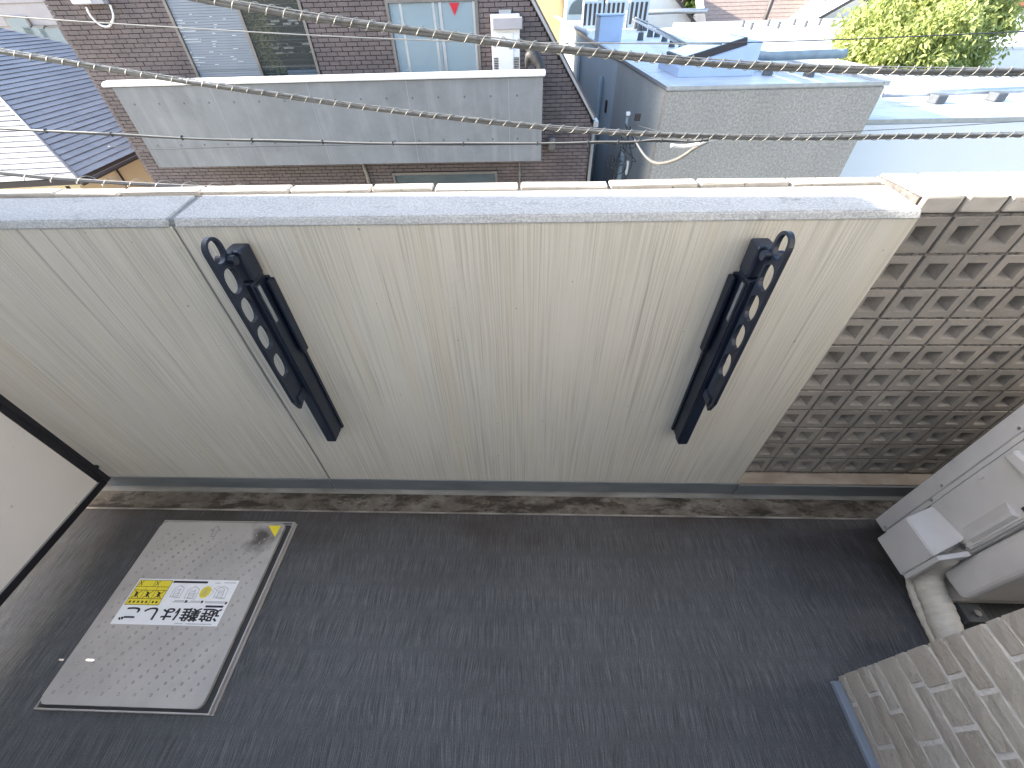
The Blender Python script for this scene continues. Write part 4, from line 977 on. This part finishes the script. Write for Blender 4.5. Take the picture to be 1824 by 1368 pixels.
# ------------------------------------------------------------------ trees
def tree(name, label, base, crown_c, crown_r, nclump, nleaf, lm, leaf=(.16, .045), droop=.6, seed=1):
    rnd = random.Random(seed); base = Vector(base); cc = Vector(crown_c); cr = Vector(crown_r)
    t = thing(name, label, 'tree', base); tr = B()
    top = cc-Vector((0, 0, cr.z*.3)); tube(tr, spline([base, base.lerp(top, .5)+Vector((rnd.uniform(-.2, .2), 0, 0)), top], 5), [.20-.012*i for i in range(11)], 8)
    cl = []
    while len(cl) < nclump:
        v = Vector((rnd.uniform(-1, 1), rnd.uniform(-1, 1), rnd.uniform(-1, 1)))
        if .35 < v.length < 1: cl.append(cc+Vector((v.x*cr.x, v.y*cr.y, v.z*cr.z)))
    for c in cl[::max(1, nclump//26)]: tube(tr, spline([top, top.lerp(c, .5)+Vector((0, 0, .15)), c], 4), [.07-.0065*i for i in range(9)], 5)
    obj('trunk', tr, 'bark', t, smooth=True)
    vs, fs = [], []
    for c in cl:
        r_ = rnd.uniform(.18, .42)*min(cr)*.75
        for _ in range(nleaf):
            p = c+Vector((rnd.gauss(0, r_*.6), rnd.gauss(0, r_*.6), rnd.gauss(0, r_*.5)))
            d = Vector((rnd.uniform(-1, 1), rnd.uniform(-1, 1), -droop+rnd.uniform(-.5, .5))).normalized()
            n = d.cross(Vector((rnd.uniform(-1, 1), rnd.uniform(-1, 1), rnd.uniform(-1, 1)))).normalized()
            L, w = leaf[0]*rnd.uniform(.6, 1.3), leaf[1]*rnd.uniform(.7, 1.3); i = len(vs)
            vs += [p, p+d*L*.5+n*w, p+d*L, p+d*L*.5-n*w]; fs.append((i, i+1, i+2, i+3))
    o_ = OFF[t]; me = bpy.data.meshes.new('crown'); me.from_pydata([v-o_ for v in vs], [], fs); me.update(); new_obj('crown', me, lm, t)
    return t
tree('leafy_tree', 'large yellow-green leafy tree standing beyond the white roof', (14.3, 19.6, -6.2), (14.1, 19.3, .15), (2.55, 2.0, 1.75), 190, 250, 'leafy', (.20, .036), seed=4)
tree('dark_tree', 'dark green tree between the metal clad house and brown roof', (18.6, 54, -6.2), (18.4, 54, 1.5), (2.5, 2.2, 2.7), 70, 130, 'leafd', (.5, .19), .1, 6)
tree('dark_tree', 'dark green tree rising past the far end of the dark roof', (37.4, 52, -6.2), (37.4, 52, 1.8), (3.4, 3, 3.2), 70, 130, 'leafd', (.6, .22), .1, 8)
tree('shrub_tree', 'olive shrub growing at the foot of the white roofs under the big tree', (12.1, 17.6, -6.2), (13.2, 17.9, -.95), (1.9, .9, .55), 70, 160, 'leafy', (.18, .034), seed=9)

# ------------------------------------------------------------------ aerial cables
def ext(pts, n=1.4):
    P = [Vector(p) for p in pts]; return [P[0]+(P[0]-P[1])*n]+P+[P[-1]+(P[-1]-P[-2])*n]
def bundle(label, pts, rc, two, pitch, rw, m='cable', gap=1.0):
    P = spline(ext(pts), 10); t = thing('aerial_cable', label, 'cable', P[0], 'spiral wrapped aerial cables over the street')
    dz = Vector((0, 0, 1)); tb('sheathed_cable', m, t, [p-dz*rc*.35 for p in P], rc, 10)
    if two: tb('sheathed_cable', m, t, [p+Vector((0, -rc*.9, rc*.45))+Vector((0, .3*rc*math.sin(i*.35), .35*rc*math.cos(i*.35))) for i, p in enumerate(P)], rc*.62, 8)
    tb('messenger_wire', 'wire', t, [p+Vector((0, -rc*.5, rc*1.25)) for p in P], rc*.26, 6)
    H = []; L = 0; steps = 14; R_ = rc*1.72*gap
    seg = [(P[i], P[i+1]) for i in range(len(P)-1)]; tot = sum((b-a).length for a, b in seg); n = int(tot/pitch*steps); i = 0; acc = 0
    for k in range(n):
        s = tot*k/n
        while i < len(seg)-1 and s > acc+(seg[i][1]-seg[i][0]).length: acc += (seg[i][1]-seg[i][0]).length; i += 1
        a, b = seg[i]; p = a.lerp(b, (s-acc)/max(1e-6, (b-a).length)); ph = 2*math.pi*k/steps
        tg = (b-a).normalized(); n1 = tg.cross(dz).normalized(); n2 = n1.cross(tg)
        H.append(p+R_*(math.cos(ph)*n1+math.sin(ph)*n2)+Vector((0, -rc*.32, rc*.12)))
    tb('spiral_wrap', 'wire', t, H, rw, 5)
    return t
c1 = [at(x, y, 3.0) for x, y in ((330, -8), (400, 5), (600, 37), (800, 64), (1000, 88), (1200, 107), (1400, 120), (1600, 126), (1824, 129))]
bundle('thick spiral wrapped aerial cable, the uppermost crossing in front of the roofs', c1, .0142, True, .092, .0025)
c2 = [at(x, y, 3.3) for x, y in ((0, 91), (200, 124), (400, 155), (600, 184), (800, 209), (1000, 229), (1200, 241), (1400, 245), (1600, 243), (1824, 239))]
bundle('spiral wrapped aerial cable crossing in front of the concrete balcony', c2, .0125, True, .098, .0024)
c4_ = [at(x, y, 2.6) for x, y in ((0, 308), (100, 318), (200, 325), (310, 331), (420, 336))]
bundle('thin loosely wrapped aerial cable just above the parapet at the far left', c4_, .0085, False, .16, .0018, 'cabledark', 1.9)
dc = thing('drop_cable', 'slim dark drop cable tied at intervals across the lower balcony edge', 'cable', at(0, 230, 3.2))
c3 = [at(x, y, 3.25) for x, y in ((0, 229), (200, 240), (400, 249), (600, 254), (800, 257), (1000, 255), (1100, 254), (1160, 251), (1230, 252), (1262, 250))]
P3 = spline([c3[0]+(c3[0]-c3[1])*1.5]+c3, 8)
tb('strand', 'cabledark', dc, P3, .0075, 8); tb('strand', 'wire', dc, [p+Vector((0, -.006, .007+.003*math.sin(i*.5))) for i, p in enumerate(P3)], .0042, 6)
for p in P3[6::5]: obj('cable_tie', box(B(), p.x-.004, p.x+.004, p.y-.014, p.y+.012, p.z-.012, p.z+.017, bev=.003), 'cabledark', dc)
# pale splice and hanging loop where the drop cable meets the wrapped cable
lp = thing('hanging_loop_cable', 'pale taped cable loop hanging from the wrapped cable before the stucco wall', 'cable', at(1170, 290, 3.4))
tb('loop', 'cable', lp, spline([at(1130, 247, 9.0), at(1138, 262, 6.2), at(1152, 281, 4.8), at(1172, 291, 4.1), at(1205, 284, 3.6), at(1240, 262, 3.4), at(1262, 251, 3.32)], 8), .013, 8)
tb('tape_wrap', 'white', lp, spline([at(1195, 259, 3.35), at(1215, 261, 3.35), at(1243, 257, 3.33), at(1262, 250, 3.32), at(1280, 247, 3.32)], 6), .0125, 8)
def wire(name, label, pts, r, m='wire'): return tag(tb(name, m, None, spline(ext(pts, .8), 8), r, 6), label, 'wire')
wire('thin_wire', 'thin pale wire crossing high in front of the brick house', [at(x, y, 5.0) for x, y in ((0, 28), (95, 35), (300, 48), (600, 65), (870, 75), (1100, 77))], .0055)
wire('thin_wire', 'thin dark wire running past the skylight to the yellow-green tree', [at(x, y, 5.2) for x, y in ((1090, 77), (1200, 77), (1310, 76), (1420, 73), (1560, 68), (1824, 56))], .0052, 'cabledark')
wire('thin_wire', 'hair-thin wire slanting across the white wall at the right', [at(x, y, 4.6) for x, y in ((1400, 239), (1560, 232), (1700, 224), (1824, 216))], .003, 'cabledark')
wire('thin_wire', 'hair-thin line along the lower part of the concrete balcony', [at(x, y, 8.3) for x, y in ((225, 263), (265, 266), (420, 262), (640, 258))], .006, 'cabledark')

# service mast in the gap
sm = thing('service_mast', 'grey service mast with coiled wires and insulators before the stucco side wall', 'mast', (2.17, 10.0, -6.2))
MY = 10.0
def mp(x, z, dy=0): return Vector((x*1.62, MY+dy, 1.6+(z-1.6)*1.62))
tb('pole', 'drainblue', sm, [Vector((2.19, MY, -6.2)), mp(1.32, .20)], .055, 10); tb('upper_pole', 'drainblue', sm, [mp(1.32, .20), mp(1.31, .50)], .03, 8)
tb('side_pipe', 'rooftrim', sm, [Vector((2.03, MY, -6.2)), mp(1.24, -.15), mp(1.30, .1)], .026, 8)
def mb(name, m, x0, x1, z0, z1, b=.012): p, q = mp(x0, z0), mp(x1, z1); bx(name, m, sm, p.x, q.x, MY-.12, MY-.04, p.z, q.z, bev=b)
mb('cap', 'white', 1.28, 1.33, .50, .54); mb('cross_arm', 'rooftrim', 1.17, 1.44, .175, .20, .004); mb('insulator', 'rooftrim', 1.40, 1.47, .44, .52); mb('splice_box', 'white', 1.385, 1.42, -.20, -.03)
random.seed(5)
for k in range(9):
    a = mp(1.31+random.uniform(-.05, .05), random.uniform(-.1, .45), -.1); b = mp(1.31+random.uniform(-.12, .15), random.uniform(-.35, .15), -.14)
    m_ = (a+b)/2+Vector((random.uniform(-.26, .26), -.08, -random.uniform(.08, .32))); tb('loose_wire', 'cabledark', sm, spline([a, m_, b], 6), .012, 5)
for k in range(3):
    c = mp(1.14+.035*k, -.02, -.12); tb('wire_coil', 'cabledark', sm, [c+Vector((.057*math.cos(q*.55), 0, .12*math.sin(q*.55))) for q in range(13)], .009, 5)
tb('guy_wire', 'cabledark', sm, [mp(1.36, -.1, -.1), mp(1.50, -.75, -.3), Vector((2.6, 9.3, -6.2))], .010, 5); tb('guy_wire', 'cabledark', sm, [mp(1.40, .40, -.1), at(1165, 232, 7), at(1240, 250, 3.4)], .008, 5)
